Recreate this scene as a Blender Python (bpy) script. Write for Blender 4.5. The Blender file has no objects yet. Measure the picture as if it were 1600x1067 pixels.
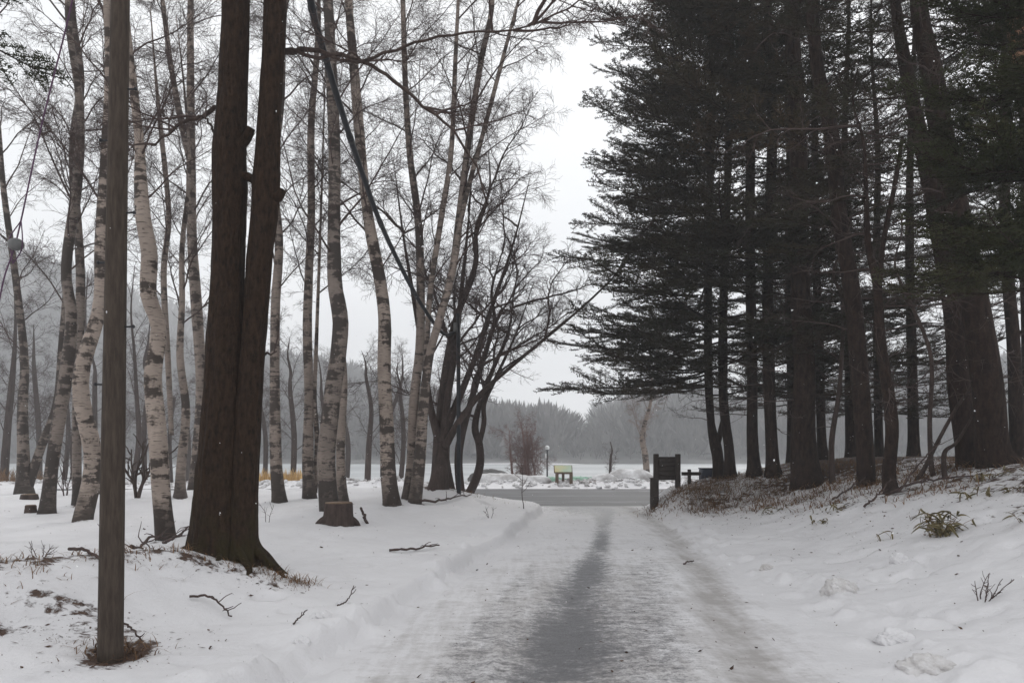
import bpy, math, random
import numpy as np
from mathutils import Matrix, Vector, Euler

# ---------------------------------------------------------------- camera, sky, sun, exposure
scene = bpy.context.scene
COL = scene.collection
F, HX, HY, CAMZ = 1150.0, 800.0, 703.0, 1.6          # focal length, principal column, horizon row (photo pixels), eye height
cam_d = bpy.data.cameras.new('camera')
cam = bpy.data.objects.new('camera', cam_d); COL.objects.link(cam)
cam.location = (0, 0, CAMZ); cam.rotation_euler = (math.radians(90), 0, 0)
cam_d.sensor_width = 36.0; cam_d.lens = 36.0 * F / 1600.0
cam_d.shift_y = (HY - 533.5) / 1600.0
cam_d.clip_start = 0.05; cam_d.clip_end = 4000
scene.camera = cam

world = bpy.data.worlds.new('World'); scene.world = world; world.use_nodes = True
wn, wl = world.node_tree.nodes, world.node_tree.links
wn.clear()
w_out = wn.new('ShaderNodeOutputWorld'); w_bg = wn.new('ShaderNodeBackground')
w_sky = wn.new('ShaderNodeTexSky'); w_sky.sky_type = 'NISHITA'; w_sky.sun_disc = False
w_sky.sun_elevation = math.radians(34); w_sky.sun_rotation = math.radians(20)
w_hs = wn.new('ShaderNodeHueSaturation'); w_hs.inputs['Saturation'].default_value = 0.12
w_tc = wn.new('ShaderNodeTexCoord'); w_noise = wn.new('ShaderNodeTexNoise')
w_noise.inputs['Scale'].default_value = 2.6; w_noise.inputs['Detail'].default_value = 4
w_ramp = wn.new('ShaderNodeValToRGB')                 # thick even cloud, only faintly mottled
w_ramp.color_ramp.elements[0].position = 0.3; w_ramp.color_ramp.elements[0].color = (0.845, 0.865, 0.89, 1)
w_ramp.color_ramp.elements[1].position = 0.75; w_ramp.color_ramp.elements[1].color = (0.97, 0.975, 0.985, 1)
w_gain = wn.new('ShaderNodeVectorMath'); w_gain.operation = 'SCALE'; w_gain.inputs['Scale'].default_value = 9.8
w_mix = wn.new('ShaderNodeMix'); w_mix.data_type = 'RGBA'; w_mix.inputs['Factor'].default_value = 0.9
wl.new(w_sky.outputs[0], w_hs.inputs['Color']); wl.new(w_hs.outputs[0], w_mix.inputs[6])
wl.new(w_tc.outputs['Generated'], w_noise.inputs['Vector']); wl.new(w_noise.outputs['Fac'], w_ramp.inputs['Fac'])
wl.new(w_ramp.outputs['Color'], w_gain.inputs[0]); wl.new(w_gain.outputs[0], w_mix.inputs[7])
wl.new(w_mix.outputs[2], w_bg.inputs['Color']); w_bg.inputs['Strength'].default_value = 0.1
wl.new(w_bg.outputs[0], w_out.inputs['Surface'])

sun_d = bpy.data.lights.new('sun', 'SUN'); sun_d.energy = 0.9; sun_d.angle = math.radians(28); sun_d.color = (1, 0.97, 0.93)
sun = bpy.data.objects.new('sun', sun_d); COL.objects.link(sun)
sun.rotation_euler = (math.radians(56), 0, math.radians(-20 + 180))

scene.view_settings.view_transform = 'Standard'; scene.view_settings.look = 'None'
scene.view_settings.exposure = 0.42; scene.view_settings.gamma = 1.0; scene.view_settings.use_curve_mapping = False
scene.render.engine = 'CYCLES'
scene.cycles.max_bounces = 5; scene.cycles.diffuse_bounces = 3; scene.cycles.glossy_bounces = 2
scene.cycles.volume_bounces = 2; scene.cycles.transparent_max_bounces = 4

# ---------------------------------------------------------------- helpers
rng = np.random.default_rng(7)
random.seed(7)

def sm(a, b, x):
    t = np.clip((np.asarray(x, float) - a) / (b - a), 0, 1)
    return t * t * (3 - 2 * t)

def _hash(ix, iy, s):
    h = (ix.astype(np.int64) * 374761393 + iy.astype(np.int64) * 668265263 + s * 1442695041) & 0xffffffff
    h = ((h ^ (h >> 13)) * 1274126177) & 0xffffffff
    h = h ^ (h >> 16)
    return (h & 0xffff) / 65535.0

def vnoise(x, y, s=0):
    x = np.asarray(x, float); y = np.asarray(y, float)
    ix = np.floor(x); iy = np.floor(y); fx = x - ix; fy = y - iy
    fx = fx * fx * (3 - 2 * fx); fy = fy * fy * (3 - 2 * fy)
    a = _hash(ix, iy, s); b = _hash(ix + 1, iy, s); c = _hash(ix, iy + 1, s); d = _hash(ix + 1, iy + 1, s)
    return (a + (b - a) * fx) * (1 - fy) + (c + (d - c) * fx) * fy

def fbm(x, y, sc, octv=4, s=0):
    v = 0; a = 0.5; t = 0
    for o in range(octv):
        v = v + a * vnoise(np.asarray(x) * sc + 17.3 * o, np.asarray(y) * sc - 9.1 * o, s + o); t += a
        a *= 0.5; sc *= 2.03
    return v / t - 0.5

def norm(v):
    v = np.asarray(v, float); return v / (np.linalg.norm(v) + 1e-12)

def at(px, py, D):
    return np.array([(px - HX) / F * D, D, CAMZ - (py - HY) / F * D])

class MB:
    """collects vertices, quads and triangles for ONE mesh object"""
    def __init__(s): s.V = []; s.Q = []; s.T = []; s.n = 0
    def add(s, V, Q=None, T=None):
        V = np.asarray(V, float).reshape(-1, 3)
        if Q is not None and len(Q): s.Q.append(np.asarray(Q, int).reshape(-1, 4) + s.n)
        if T is not None and len(T): s.T.append(np.asarray(T, int).reshape(-1, 3) + s.n)
        s.V.append(V); s.n += len(V)
    def tube(s, P, R, sides=6, cap=True, jitter=None):
        P = np.asarray(P, float); R = np.broadcast_to(np.asarray(R, float), (len(P),)) if np.ndim(R) < 2 else np.asarray(R, float)
        n = len(P)
        T = np.gradient(P, axis=0); T /= (np.linalg.norm(T, axis=1, keepdims=True) + 1e-12)
        d = norm(P[-1] - P[0]); ref = np.array([0, 1., 0]) if abs(d[1]) < 0.8 else np.array([1., 0, 0])
        N = ref - T * (T @ ref)[:, None]; N /= (np.linalg.norm(N, axis=1, keepdims=True) + 1e-12)
        B = np.cross(T, N)
        a = np.arange(sides) * 2 * np.pi / sides
        RR = R[:, None] * np.ones(sides) if R.ndim == 1 else R
        V = P[:, None, :] + RR[:, :, None] * (np.cos(a)[None, :, None] * N[:, None, :] + np.sin(a)[None, :, None] * B[:, None, :])
        i = np.arange(n - 1)[:, None] * sides; j = np.arange(sides)[None, :]; j2 = (j + 1) % sides
        Q = np.stack([i + j, i + j2, i + sides + j2, i + sides + j], -1).reshape(-1, 4)
        V = V.reshape(-1, 3); Tt = []
        if cap and sides > 3:
            V = np.vstack([V, P[:1], P[-1:]]); c0, c1 = n * sides, n * sides + 1
            k = np.arange(sides); k2 = (k + 1) % sides
            Tt = np.vstack([np.stack([np.full(sides, c0), k2, k], -1), np.stack([np.full(sides, c1), (n - 1) * sides + k, (n - 1) * sides + k2], -1)])
        s.add(V, Q, Tt)
    def box(s, c, size, rot=None, bevel=0.0):
        hx, hy, hz = np.asarray(size, float) / 2
        if bevel <= 0:
            V = np.array([[x, y, z] for z in (-hz, hz) for y in (-hy, hy) for x in (-hx, hx)])
            Q = [[0, 2, 3, 1], [4, 5, 7, 6], [0, 1, 5, 4], [2, 6, 7, 3], [0, 4, 6, 2], [1, 3, 7, 5]]
        else:
            b = bevel; V = []; Q = []
            ring = lambda ix, iy, z: [[-ix + b, -iy, z], [ix - b, -iy, z], [ix, -iy + b, z], [ix, iy - b, z], [ix - b, iy, z], [-ix + b, iy, z], [-ix, iy - b, z], [-ix, -iy + b, z]]
            V = ring(hx - b, hy - b, -hz) + ring(hx, hy, -hz + b) + ring(hx, hy, hz - b) + ring(hx - b, hy - b, hz)
            for r in range(3):
                for k in range(8): Q.append([r * 8 + k, r * 8 + (k + 1) % 8, r * 8 + 8 + (k + 1) % 8, r * 8 + 8 + k])
            Q += [[7, 6, 1, 0], [6, 5, 2, 1], [5, 4, 3, 2], [24, 25, 30, 31], [25, 26, 29, 30], [26, 27, 28, 29]]
            V = np.array(V)
        if rot is not None: V = V @ np.array(Euler(rot).to_matrix()).T
        s.add(V + np.asarray(c, float), Q)
    def mesh(s, name, mat, smooth=True):
        me = bpy.data.meshes.new(name)
        V = np.vstack(s.V) if s.V else np.zeros((0, 3))
        Q = np.vstack(s.Q) if s.Q else np.zeros((0, 4), int); T = np.vstack(s.T) if s.T else np.zeros((0, 3), int)
        me.vertices.add(len(V)); me.vertices.foreach_set('co', V.astype(np.float32).ravel())
        li = np.concatenate([Q.ravel(), T.ravel()]).astype(np.int32)
        me.loops.add(len(li)); me.loops.foreach_set('vertex_index', li)
        st = np.concatenate([np.arange(len(Q)) * 4, len(Q) * 4 + np.arange(len(T)) * 3]).astype(np.int32)
        me.polygons.add(len(st)); me.polygons.foreach_set('loop_start', st)
        me.polygons.foreach_set('use_smooth', np.full(len(st), smooth))
        me.update(calc_edges=True); me.validate()
        me.materials.append(mat)
        return me

def link(name, me, parent=None, loc=None):
    o = bpy.data.objects.new(name, me); COL.objects.link(o)
    if parent is not None: o.parent = parent
    if loc is not None: o.location = loc
    return o
def tag(o, label=None, cat=None, group=None, kind=None):
    for k, v in (('label', label), ('category', cat), ('group', group), ('kind', kind)):
        if v: o[k] = v
    return o
def thing(name, label, cat, loc, group=None):
    o = bpy.data.objects.new(name, None); COL.objects.link(o); o.location = loc
    o.empty_display_size = 0.2
    return tag(o, label, cat, group)

# ---------------------------------------------------------------- materials
def mat(name):
    m = bpy.data.materials.new(name); m.use_nodes = True
    nt = m.node_tree; b = nt.nodes['Principled BSDF']
    return m, nt, nt.nodes, nt.links, b
def nz(nt, scale, detail=4, rough=0.6, vec=None, mapscale=None, rnd=False):
    n = nt.nodes.new('ShaderNodeTexNoise'); n.inputs['Scale'].default_value = scale
    n.inputs['Detail'].default_value = detail; n.inputs['Roughness'].default_value = rough
    tc = nt.nodes.new('ShaderNodeTexCoord'); src = tc.outputs['Object' if vec is None else vec]
    if mapscale is not None or rnd:
        mp = nt.nodes.new('ShaderNodeMapping'); nt.links.new(src, mp.inputs['Vector'])
        if mapscale is not None: mp.inputs['Scale'].default_value = mapscale
        if rnd:
            oi = nt.nodes.new('ShaderNodeObjectInfo'); mu = nt.nodes.new('ShaderNodeMath'); mu.operation = 'MULTIPLY'; mu.inputs[1].default_value = 37.0
            nt.links.new(oi.outputs['Random'], mu.inputs[0]); nt.links.new(mu.outputs[0], mp.inputs['Location'])
        src = mp.outputs[0]
    nt.links.new(src, n.inputs['Vector'])
    return n.outputs['Fac']
def ramp(nt, fac, stops):
    r = nt.nodes.new('ShaderNodeValToRGB'); e = r.color_ramp.elements
    while len(e) < len(stops): e.new(0.5)
    for k, (p, c) in enumerate(stops):
        e[k].position = p; e[k].color = (*c, 1) if np.ndim(c) else (c, c, c, 1)
    nt.links.new(fac, r.inputs['Fac']); return r.outputs['Color']
def mixc(nt, fac, a, b):
    m = nt.nodes.new('ShaderNodeMix'); m.data_type = 'RGBA'
    for s, v in ((0, fac), (6, a), (7, b)):
        if isinstance(v, (int, float)): m.inputs[s].default_value = v
        elif isinstance(v, tuple): m.inputs[s].default_value = (*v, 1)
        else: nt.links.new(v, m.inputs[s])
    return m.outputs[2]
def mth(nt, op, a, b=None, clamp=False):
    m = nt.nodes.new('ShaderNodeMath'); m.operation = op; m.use_clamp = clamp
    for s, v in ((0, a), (1, b)):
        if v is None: continue
        if isinstance(v, (int, float)): m.inputs[s].default_value = v
        else: nt.links.new(v, m.inputs[s])
    return m.outputs[0]
def bump(nt, b, h, strength=0.4, dist=0.02):
    n = nt.nodes.new('ShaderNodeBump'); n.inputs['Strength'].default_value = strength; n.inputs['Distance'].default_value = dist
    nt.links.new(h, n.inputs['Height']); nt.links.new(n.outputs[0], b.inputs['Normal'])
def simple(name, c0, c1, scale=6, rough=0.8, bs=0.3, ms=None, bd=0.01):
    m, nt, N, L, b = mat(name)
    f = nz(nt, scale, 5, 0.65, mapscale=ms, rnd=True)
    L.new(ramp(nt, f, [(0.3, c0), (0.7, c1)]), b.inputs['Base Color']); b.inputs['Roughness'].default_value = rough
    b.inputs['Specular IOR Level'].default_value = 0.25
    if bs: bump(nt, b, f, bs, bd)
    return m

def snow_material():
    m, nt, N, L, b = mat('snow_ground')
    wear = N.new('ShaderNodeAttribute'); wear.attribute_name = 'wear'
    slush = N.new('ShaderNodeAttribute'); slush.attribute_name = 'slush'
    soil = N.new('ShaderNodeAttribute'); soil.attribute_name = 'soil'
    big = nz(nt, 0.7, 5, 0.6); fine = nz(nt, 9, 6, 0.7); grit = nz(nt, 70, 3, 0.6)
    streak = nz(nt, 1.0, 5, 0.62, mapscale=(5.5, 9, 3))
    speck = nz(nt, 24, 4, 0.75)
    snow = mixc(nt, ramp(nt, big, [(0.35, 0.0), (0.7, 1.0)]), (0.70, 0.69, 0.70), (0.63, 0.62, 0.63))
    # brownish slush that shows in patches and cross-wise tread bars
    along = nz(nt, 1.0, 5, 0.6, mapscale=(9, .9, 3)); soft = nz(nt, 1.6, 5, 0.6)
    nsum = mth(nt, 'ADD', mth(nt, 'ADD', mth(nt, 'MULTIPLY', along, .55), mth(nt, 'MULTIPLY', soft, .6)), mth(nt, 'ADD', mth(nt, 'MULTIPLY', speck, .35), mth(nt, 'MULTIPLY', streak, .5)))
    k = mth(nt, 'ADD', slush.outputs['Fac'], mth(nt, 'MULTIPLY', mth(nt, 'SUBTRACT', nsum, 1.0), 1.5))
    k = mth(nt, 'MULTIPLY', ramp(nt, k, [(0.18, 0.0), (0.85, 1.0)]), ramp(nt, slush.outputs['Fac'], [(0.02, 0.0), (0.2, 1.0)]))
    c = mixc(nt, mth(nt, 'MULTIPLY', k, 0.8), snow, (0.30, 0.278, 0.262))
    # bare wet asphalt with packed snow left in its pores
    w = mth(nt, 'ADD', wear.outputs['Fac'], mth(nt, 'MULTIPLY', mth(nt, 'SUBTRACT', mth(nt, 'ADD', mth(nt, 'MULTIPLY', streak, 0.7), mth(nt, 'MULTIPLY', mth(nt, 'ADD', mth(nt, 'MULTIPLY', speck, .55), mth(nt, 'MULTIPLY', grit, .45)), 1.3)), 1.0), 1.7))
    w = mth(nt, 'MULTIPLY', ramp(nt, w, [(0.22, 0.0), (0.74, 1.0)]), ramp(nt, wear.outputs['Fac'], [(0.02, 0.0), (0.25, 1.0)]))
    asph = ramp(nt, grit, [(0.35, (0.045, 0.045, 0.05)), (0.7, (0.13, 0.13, 0.14))])
    c = mixc(nt, mth(nt, 'MULTIPLY', w, 0.93), c, asph)
    # bare earth, dead leaves and needles showing through
    s = mth(nt, 'ADD', soil.outputs['Fac'], mth(nt, 'MULTIPLY', mth(nt, 'SUBTRACT', mth(nt, 'ADD', fine, nz(nt, 3.1, 5, 0.65)), 1.0), 1.6))
    s = mth(nt, 'MULTIPLY', ramp(nt, s, [(0.42, 0.0), (0.6, 1.0)]), ramp(nt, soil.outputs['Fac'], [(0.03, 0.0), (0.15, 1.0)]))
    earth = ramp(nt, speck, [(0.3, (0.035, 0.022, 0.017)), (0.55, (0.085, 0.05, 0.035)), (0.75, (0.17, 0.11, 0.07))])
    c = mixc(nt, s, c, earth)
    L.new(c, b.inputs['Base Color'])
    L.new(mth(nt, 'SUBTRACT', 0.75, mth(nt, 'MULTIPLY', w, 0.33)), b.inputs['Roughness'])
    b.inputs['Specular IOR Level'].default_value = 0.3
    hgt = mth(nt, 'ADD', mth(nt, 'MULTIPLY', fine, 0.8), mth(nt, 'ADD', mth(nt, 'MULTIPLY', grit, 0.12), mth(nt, 'MULTIPLY', mth(nt, 'MULTIPLY', s, speck), 1.2)))
    bump(nt, b, hgt, 0.6, 0.035)
    return m
M_snow = snow_material()

def road_material():
    m, nt, N, L, b = mat('wet_road')
    grit = nz(nt, 60, 3, 0.6); band = nz(nt, 1.0, 4, 0.6, mapscale=(0.12, 1.5, 1)); pat = nz(nt, 0.9, 5, 0.6)
    asph = ramp(nt, grit, [(0.3, (0.03, 0.03, 0.033)), (0.7, (0.065, 0.065, 0.07))])
    k = ramp(nt, mth(nt, 'ADD', mth(nt, 'MULTIPLY', band, 0.75), mth(nt, 'MULTIPLY', pat, 0.25)), [(0.52, 0.0), (0.70, 0.32)])
    L.new(mixc(nt, k, asph, (0.5, 0.5, 0.52)), b.inputs['Base Color'])
    b.inputs['Roughness'].default_value = 0.62; b.inputs['Specular IOR Level'].default_value = 0.3; bump(nt, b, grit, 0.2, 0.01)
    return m
M_road = road_material()

def ice_material():
    m, nt, N, L, b = mat('lake_ice')
    f = nz(nt, 0.03, 5, 0.6, mapscale=(0.5, 1.6, 1))
    L.new(ramp(nt, f, [(0.35, (0.26, 0.275, 0.285)), (0.65, (0.40, 0.415, 0.42))]), b.inputs['Base Color'])
    b.inputs['Roughness'].default_value = 0.6
    return m
M_ice = ice_material()

def birch_material(name, white, mid, dark, patch):
    m, nt, N, L, b = mat(name)
    dash = nz(nt, 1.0, 3, 0.5, mapscale=(7, 7, 62), rnd=True)
    band = nz(nt, 1.0, 4, 0.6, mapscale=(2.2, 2.2, 9), rnd=True)
    blot = nz(nt, 1.0, 5, 0.65, mapscale=(2.4, 2.4, 1.3), rnd=True)
    tone = nz(nt, 1.0, 3, 0.6, mapscale=(3, 3, 3), rnd=True)
    c = mixc(nt, ramp(nt, tone, [(0.3, 0.0), (0.7, 1.0)]), white, mid)
    c = mixc(nt, ramp(nt, dash, [(0.57, 0.0), (0.66, 0.8)]), c, dark)
    rough_bark = mth(nt, 'ADD', mth(nt, 'MULTIPLY', band, 0.55), mth(nt, 'MULTIPLY', blot, 0.75))
    c = mixc(nt, ramp(nt, rough_bark, [(patch, 0.0), (patch + 0.05, 0.93)]), c, dark)
    # old corky bark round the foot of the trunk, ragged at its upper edge
    tc = N.new('ShaderNodeTexCoord'); sp = N.new('ShaderNodeSeparateXYZ'); L.new(tc.outputs['Object'], sp.inputs[0])
    z = mth(nt, 'ADD', sp.outputs['Z'], mth(nt, 'MULTIPLY', mth(nt, 'SUBTRACT', band, 0.5), 1.8))
    c = mixc(nt, ramp(nt, z, [(0.1, 0.85), (0.65, 0.0)]), c, dark)
    L.new(c, b.inputs['Base Color']); b.inputs['Roughness'].default_value = 0.75; b.inputs['Specular IOR Level'].default_value = 0.2
    bump(nt, b, mth(nt, 'ADD', dash, rough_bark), 0.5, 0.015)
    return m
M_birch = birch_material('birch_bark', (0.36, 0.295, 0.25), (0.24, 0.195, 0.165), (0.036, 0.027, 0.023), 0.65)
M_birch_rough = birch_material('rough_birch_bark', (0.22, 0.18, 0.155), (0.14, 0.115, 0.10), (0.04, 0.032, 0.028), 0.62)
M_birch_thin = birch_material('upper_birch_bark', (0.29, 0.235, 0.20), (0.19, 0.155, 0.132), (0.048, 0.038, 0.033), 0.66)

def furrowed(name, c0, c1, moss=None, sc=(16, 16, 2.2), strength=0.9):
    m, nt, N, L, b = mat(name)
    f = nz(nt, 1.0, 5, 0.62, mapscale=sc, rnd=True); g = nz(nt, 26, 4, 0.6)
    h = mth(nt, 'ADD', mth(nt, 'MULTIPLY', f, 0.8), mth(nt, 'MULTIPLY', g, 0.25))
    c = ramp(nt, h, [(0.35, c0), (0.68, c1)])
    if moss:
        tc = N.new('ShaderNodeTexCoord'); sp = N.new('ShaderNodeSeparateXYZ'); L.new(tc.outputs['Object'], sp.inputs[0])
        z = mth(nt, 'SUBTRACT', sp.outputs['Z'], mth(nt, 'MULTIPLY', nz(nt, 2.2, 4, 0.6), 2.4))
        c = mixc(nt, ramp(nt, z, [(0.0, 0.75), (0.35, 0.0)]) if False else mth(nt, 'MULTIPLY', ramp(nt, mth(nt, 'ADD', mth(nt, 'MULTIPLY', z, -0.45), 0.05), [(0.12, 0.0), (0.7, 0.8)]), ramp(nt, nz(nt, 5, 4, 0.7), [(0.42, 0.0), (0.58, 1.0)])), c, moss)
    L.new(c, b.inputs['Base Color']); b.inputs['Roughness'].default_value = 0.9; b.inputs['Specular IOR Level'].default_value = 0.15
    bump(nt, b, h, strength, 0.05)
    return m
M_oak = furrowed('old_brown_bark', (0.007, 0.0038, 0.0024), (0.044, 0.025, 0.0145), moss=(0.03, 0.024, 0.007), sc=(30, 30, 10), strength=1.0)
M_fir = furrowed('conifer_bark', (0.007, 0.004, 0.003), (0.042, 0.0255, 0.019), sc=(15, 15, 5), strength=1.0)
M_larch = furrowed('orange_bark', (0.16, 0.085, 0.05), (0.42, 0.24, 0.15), sc=(9, 9, 3), strength=0.6)
M_maple = furrowed('maple_bark', (0.03, 0.021, 0.018), (0.08, 0.058, 0.05), sc=(12, 12, 2.5), strength=0.5)
M_twig = simple('twig_bark', (0.042, 0.028, 0.025), (0.09, 0.062, 0.055), 5, 0.85, 0)
M_twig_red = simple('reddish_twig', (0.11, 0.062, 0.056), (0.19, 0.115, 0.1), 5, 0.85, 0)
M_twig_pale = simple('pale_twig', (0.15, 0.115, 0.1), (0.28, 0.215, 0.19), 5, 0.85, 0)
def needle_material(name, stops):
    m, nt, N, L, b = mat(name)
    oi = N.new('ShaderNodeObjectInfo'); f = nz(nt, 2.2, 4, .65)
    k = mth(nt, 'ADD', mth(nt, 'MULTIPLY', oi.outputs['Random'], .55), mth(nt, 'MULTIPLY', f, .5))
    L.new(ramp(nt, k, stops), b.inputs['Base Color']); b.inputs['Roughness'].default_value = .65; b.inputs['Specular IOR Level'].default_value = .25
    return m
M_needle = needle_material('fir_needles', [(.2, (.020, .021, .012)), (.45, (.044, .033, .019)), (.65, (.034, .036, .017)), (.85, (.078, .050, .028))])
M_needle_green = needle_material('fresh_fir_needles', [(.2, (.018, .024, .008)), (.6, (.040, .046, .016)), (.9, (.058, .054, .02))])
M_wood_dark = simple('dark_stained_wood', (0.025, 0.019, 0.016), (0.055, 0.043, 0.036), 8, 0.75, 0.3, (1, 8, 1))
M_wood_brown = simple('brown_wood', (0.09, 0.065, 0.045), (0.17, 0.125, 0.09), 8, 0.8, 0.3, (6, 6, 1))
M_cut = simple('cut_wood', (0.12, 0.08, 0.055), (0.24, 0.17, 0.115), 12, 0.85, 0.3)
M_pole = simple('weathered_pole', (0.028, 0.020, 0.015), (0.072, 0.055, 0.043), 5, 0.85, 0.4, (9, 9, 1.2))
M_metal = simple('dark_metal', (0.02, 0.021, 0.024), (0.04, 0.04, 0.044), 5, 0.5, 0)
M_cable = simple('black_cable', (0.012, 0.014, 0.018), (0.03, 0.032, 0.037), 5, 0.5, 0.1)
M_guy = simple('purple_wire', (0.06, 0.028, 0.06), (0.11, 0.055, 0.10), 8, 0.5, 0)
M_porcelain = simple('grey_porcelain', (0.10, 0.10, 0.10), (0.17, 0.17, 0.165), 5, 0.4, 0)
M_blue = simple('dark_blue_plastic', (0.012, 0.018, 0.035), (0.022, 0.03, 0.052), 5, 0.5, 0)
M_white = simple('white_paint', (0.7, 0.7, 0.7), (0.8, 0.8, 0.8), 5, 0.6, 0)
M_globe = simple('lamp_globe', (0.72, 0.73, 0.73), (0.8, 0.8, 0.8), 5, 0.3, 0)
M_green = simple('green_net', (0.15, 0.30, 0.22), (0.42, 0.58, 0.48), 5, 0.8, 0)
M_clod = simple('old_snow', (0.50, 0.475, 0.46), (0.69, 0.68, 0.685), 10, 0.9, 0.9, None, 0.04)
M_chunk = simple('dirty_snow', (0.25, 0.23, 0.22), (0.85, 0.85, 0.86), 1.2, 0.85, 0.5, None, 0.05)
M_dry = simple('dry_grass', (0.07, 0.038, 0.02), (0.26, 0.15, 0.075), 5, 0.85, 0)
M_reed = simple('yellow_reed', (0.40, 0.24, 0.08), (0.62, 0.42, 0.18), 2, 0.85, 0)
M_rock = simple('dark_rock', (0.06, 0.06, 0.06), (0.13, 0.125, 0.12), 4, 0.85, 0.5)
M_litter = simple('leaf_litter', (0.03, 0.018, 0.013), (0.12, 0.065, 0.04), 9, 0.85, 0)
M_flake = simple('snowflake', (0.85, 0.85, 0.87), (0.9, 0.9, 0.9), 5, 0.7, 0)
M_far = simple('far_woods', (0.07, 0.066, 0.064), (0.17, 0.16, 0.155), 0.2, 0.9, 0)
M_farfloor = simple('wooded_slope', (0.09, 0.088, 0.086), (0.24, 0.235, 0.23), 0.05, 0.9, 0)

def sasa_material():
    m, nt, N, L, b = mat('bamboo_grass_leaf')
    tc = N.new('ShaderNodeTexCoord'); sp = N.new('ShaderNodeSeparateXYZ'); L.new(tc.outputs['Object'], sp.inputs[0])
    e = mth(nt, 'ABSOLUTE', sp.outputs['Y'])
    c = mixc(nt, ramp(nt, mth(nt, 'MULTIPLY', e, 60.0), [(0.45, 0.0), (0.75, 1.0)]), (0.075, 0.062, 0.02), (0.42, 0.32, 0.15))
    L.new(c, b.inputs['Base Color']); b.inputs['Roughness'].default_value = 0.6
    return m
M_sasa = sasa_material()

def map_print():
    m, nt, N, L, b = mat('map_print')
    f = nz(nt, 3.2, 3, 0.6); tc = N.new('ShaderNodeTexCoord'); sp = N.new('ShaderNodeSeparateXYZ'); L.new(tc.outputs['Object'], sp.inputs[0])
    k = mth(nt, 'ADD', mth(nt, 'MULTIPLY', sp.outputs['X'], 0.9), f)
    L.new(ramp(nt, k, [(0.05, (0.60, 0.50, 0.25)), (0.4, (0.58, 0.58, 0.36)), (0.7, (0.46, 0.56, 0.42)), (0.95, (0.55, 0.62, 0.48))]), b.inputs['Base Color'])
    b.inputs['Roughness'].default_value = 0.35
    return m
M_map = map_print()

# ---------------------------------------------------------------- terrain
LY = [-40, 3, 7.76, 9.84, 12.96, 19, 20.5, 22]
LX = [-9, -1.9, -1.08, -.68, -.11, .83, .7, -1.0]
RX_Y = [-40, 3, 5, 10, 15, 19, 20.2, 22]
RX = [1.0, 2.6, 2.8, 3.0, 3.3, 3.5, 3.6, 4.6]
def laneL(y): return np.interp(y, LY, LX)
def laneR(y): return np.interp(y, RX_Y, RX)
T1Y = [-40, 3, 5.05, 7.45, 9.5, 12.5, 16, 19, 20.5, 22]; T1X = [-4, .0, .3, .6, .95, 1.5, 2.0, 2.35, 2.2, 1.6]
T2Y = [-40, 3, 5, 7.2, 10.4, 15, 18, 20.5, 22]; T2X = [-2.4, 1.5, 1.75, 2.1, 2.6, 3.15, 3.3, 3.1, 2.7]
def track1(y): return np.interp(y, T1Y, T1X)
def track2(y): return np.interp(y, T2Y, T2X)
ROAD0, ROAD1, LAKE = 21.0, 30.4, -1.3

def ridge(x, y, pts, hgt, wid):
    best = np.full(np.shape(x), 0.0)
    for (x0, y0), (x1, y1) in zip(pts[:-1], pts[1:]):
        dx, dy = x1 - x0, y1 - y0
        t = np.clip(((x - x0) * dx + (y - y0) * dy) / (dx * dx + dy * dy), 0, 1)
        d2 = (x - x0 - t * dx) ** 2 + (y - y0 - t * dy) ** 2
        best = np.maximum(best, hgt * np.exp(-d2 / wid ** 2))
    return best

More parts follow.
